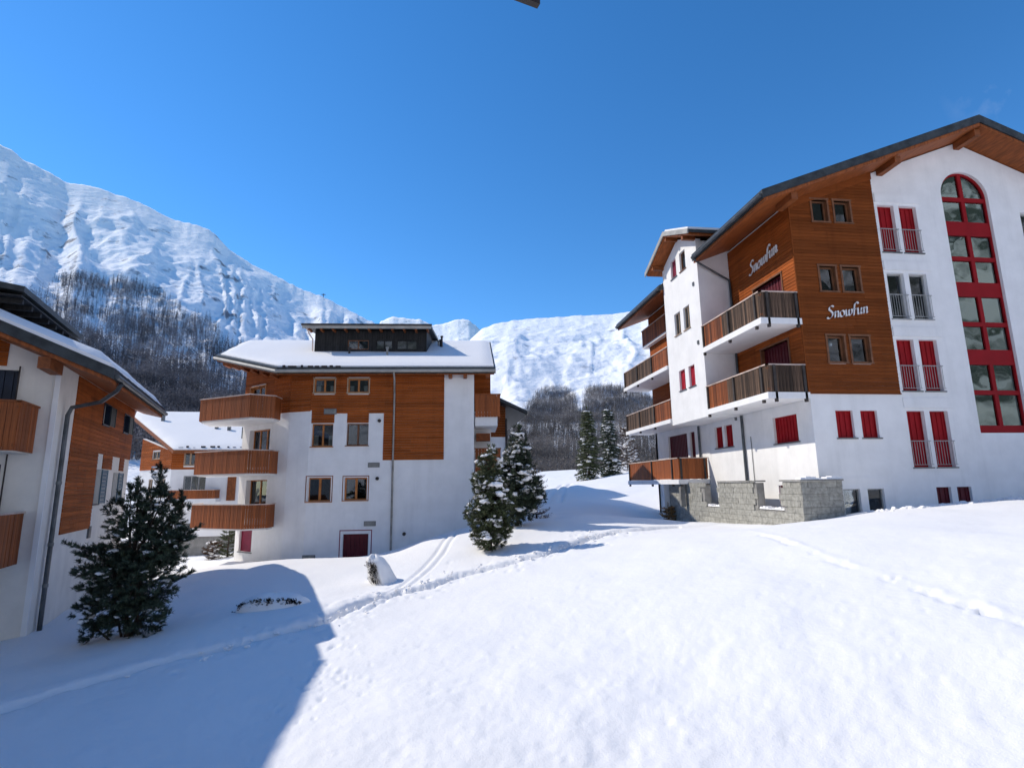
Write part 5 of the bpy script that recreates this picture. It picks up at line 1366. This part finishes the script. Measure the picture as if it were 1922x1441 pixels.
conifer('snowy_shrub', 'reddish-brown dry shrub with a white snow cap beside the garden conifer', (-13.85, 36.8, gz(-13.85, 36.8)), 1.05, prof((0, .3), (0.5, .5), (1, .3)), 72, cat='shrub', whorls=6, per=7, needles='dry_twig', tl=0.14, nl=0.10, nw=0.012, tn=9, snow=0.30, snow_sz=0.13)
conifer('tan_shrub', 'small tan dry shrub at the foot of the entrance column', (12.15, 29.35, gz(12.15, 29.3)-0.1), 1.1, prof((0, .2), (0.5, .35), (1, .2)), 73, cat='shrub', whorls=6, per=6, needles='tan_leaf', tl=0.14, nl=0.09, nw=0.02, tn=8, snow=0.0)

# snow-capped shrub stump and the half-buried bush
def snow_lump(name, label, cat, c, sx, sy, sz, seed, cutface=None, shear=0.0):
    rnd = random.Random(seed); t = thing(name, label, cat, c)
    m = MB(); NU, NV = 36, 18
    for j in range(NV+1):
        ph = pi/2*j/NV
        for i in range(NU):
            th = 2*pi*i/NU; r_ = cos(ph)**0.8
            n_ = 1+0.22*(float(fbm(cos(th)*1.7+seed, sin(th)*1.7+ph*2, 3, seed))-0.5)
            x, y, z = cos(th)*r_*sx*n_, sin(th)*r_*sy*n_, sin(ph)**0.9*sz*n_
            if cutface and not (cutface(th, z/sz) is None):
                k = cutface(th, z/sz); x *= k; y *= k
            m.v.append((c[0]+x+shear*(z/sz)-shear*0.3, c[1]+y, c[2]+z))
    for j in range(NV):
        for i in range(NU):
            i2 = (i+1) % NU; m.f.append((j*NU+i, j*NU+i2, (j+1)*NU+i2, (j+1)*NU+i))
    part('snow_cap', m, 'snow', t, smooth=True)
    return t
z0 = gz(-2.05, 19.35)-0.15
t = snow_lump('snowy_stump', 'upright shrub buried under a leaning cap of snow with brown twigs showing', 'shrub', (-1.98, 19.5, z0), 0.46, 0.40, 0.98, 5,
              lambda th, zz: 0.62 if (pi*0.95 < th < pi*1.45 and zz < 0.72) else 1.0+0.25*max(0, 0.5-zz), shear=-0.34)
tw = MB(); rnd = random.Random(8)
for i in range(190):
    a = rnd.uniform(pi*0.98, pi*1.42); h = rnd.uniform(0.0, 0.7); r_ = rnd.uniform(0.20, 0.38)*(1-0.15*h)
    p = Vector((-1.98+cos(a)*r_-0.30*(h/1.1)+0.06, 19.46+sin(a)*r_, z0+0.05+h)); d = Vector((rnd.uniform(-.7, .3), rnd.uniform(-.7, .1), rnd.uniform(.2, 1)))
    tw.tube([p, p+d*0.08, p+d*0.16+Vector((0, 0, .02))], 0.007, 3, taper=0.4)
    if i % 2 == 0: tuft(tw, p+d*0.1, d, 0.08, 5, 0.008, rnd, 0.05)
part('twig', tw, 'dark_twig', t, kind='stuff')
z0 = gz(-4.5, 16.5)-0.12
t = snow_lump('buried_bush', 'low bush buried in shaded snow with a row of dark twigs poking out', 'shrub', (-4.55, 16.75, z0), 1.0, 0.65, 0.52, 9)
tw = MB()
for i in range(260):
    u = rnd.choice((-0.78, -0.45, -0.3, -0.05, 0.28, 0.42, 0.5, 0.58, 0.64))+rnd.gauss(0, 0.055); v = -0.50+0.25*abs(u)+rnd.uniform(-.05, .05)
    h = 0.36*sqrt(max(0.05, 1-(u/1.0)**2))+rnd.uniform(-.06, .07)
    p = Vector((-4.55+u, 16.75+v, z0+h)); d = Vector((rnd.uniform(-.6, .6), rnd.uniform(-1, -.2), rnd.uniform(-.1, .7)))
    tw.tube([p, p+d*0.06, p+d*0.12], 0.008, 3, taper=0.4); tuft(tw, p, d, 0.10, 5, 0.01, rnd, 0.05)
part('twig', tw, 'dark_twig', t, kind='stuff')

# crumbs of snow pushed up along the foot of the right-hand house and beside the trench
m = MB(); rnd = random.Random(77)
for i in range(420):
    if i < 260: x = rnd.uniform(14.6, 26); y = 17.7-0.10*(x-14.6)+rnd.gauss(0, 0.35)
    else:
        k = rnd.randrange(2, len(TRENCH)-1); t_ = rnd.random(); x = TRENCH[k][0]+(TRENCH[k+1][0]-TRENCH[k][0])*t_+rnd.gauss(0, .35); y = TRENCH[k][1]+(TRENCH[k+1][1]-TRENCH[k][1])*t_+rnd.gauss(0, .35)
    r_ = rnd.uniform(0.02, 0.09)*(1.3 if i < 260 else 0.7)
    m.blob((x, y, gz(x, y)+r_*0.25), r_, rnd.uniform(.8, 1.5), rnd.uniform(.8, 1.3), 0.7, 0.35, rnd)
solo('snow_clods', m, 'snow', 'loose clods of snow scattered along the foot of the right-hand house and the path', 'snow', kind='stuff')

# lift mast on the left ridge
hd, el, R_ = radians(-12.4), radians(18.2), 2545
px_, py_, pz_ = R_*sin(hd), R_*cos(hd), R_*tan(el)
m = MB(); m.tube([(px_, py_, pz_-60), (px_, py_, pz_+34)], 2.0, 6); m.box(px_-9, px_+9, py_-2, py_+2, pz_+28, pz_+31)
solo('lift_mast', m, 'metal_grey', 'tiny lift mast standing on the crest of the left mountain', 'mast')
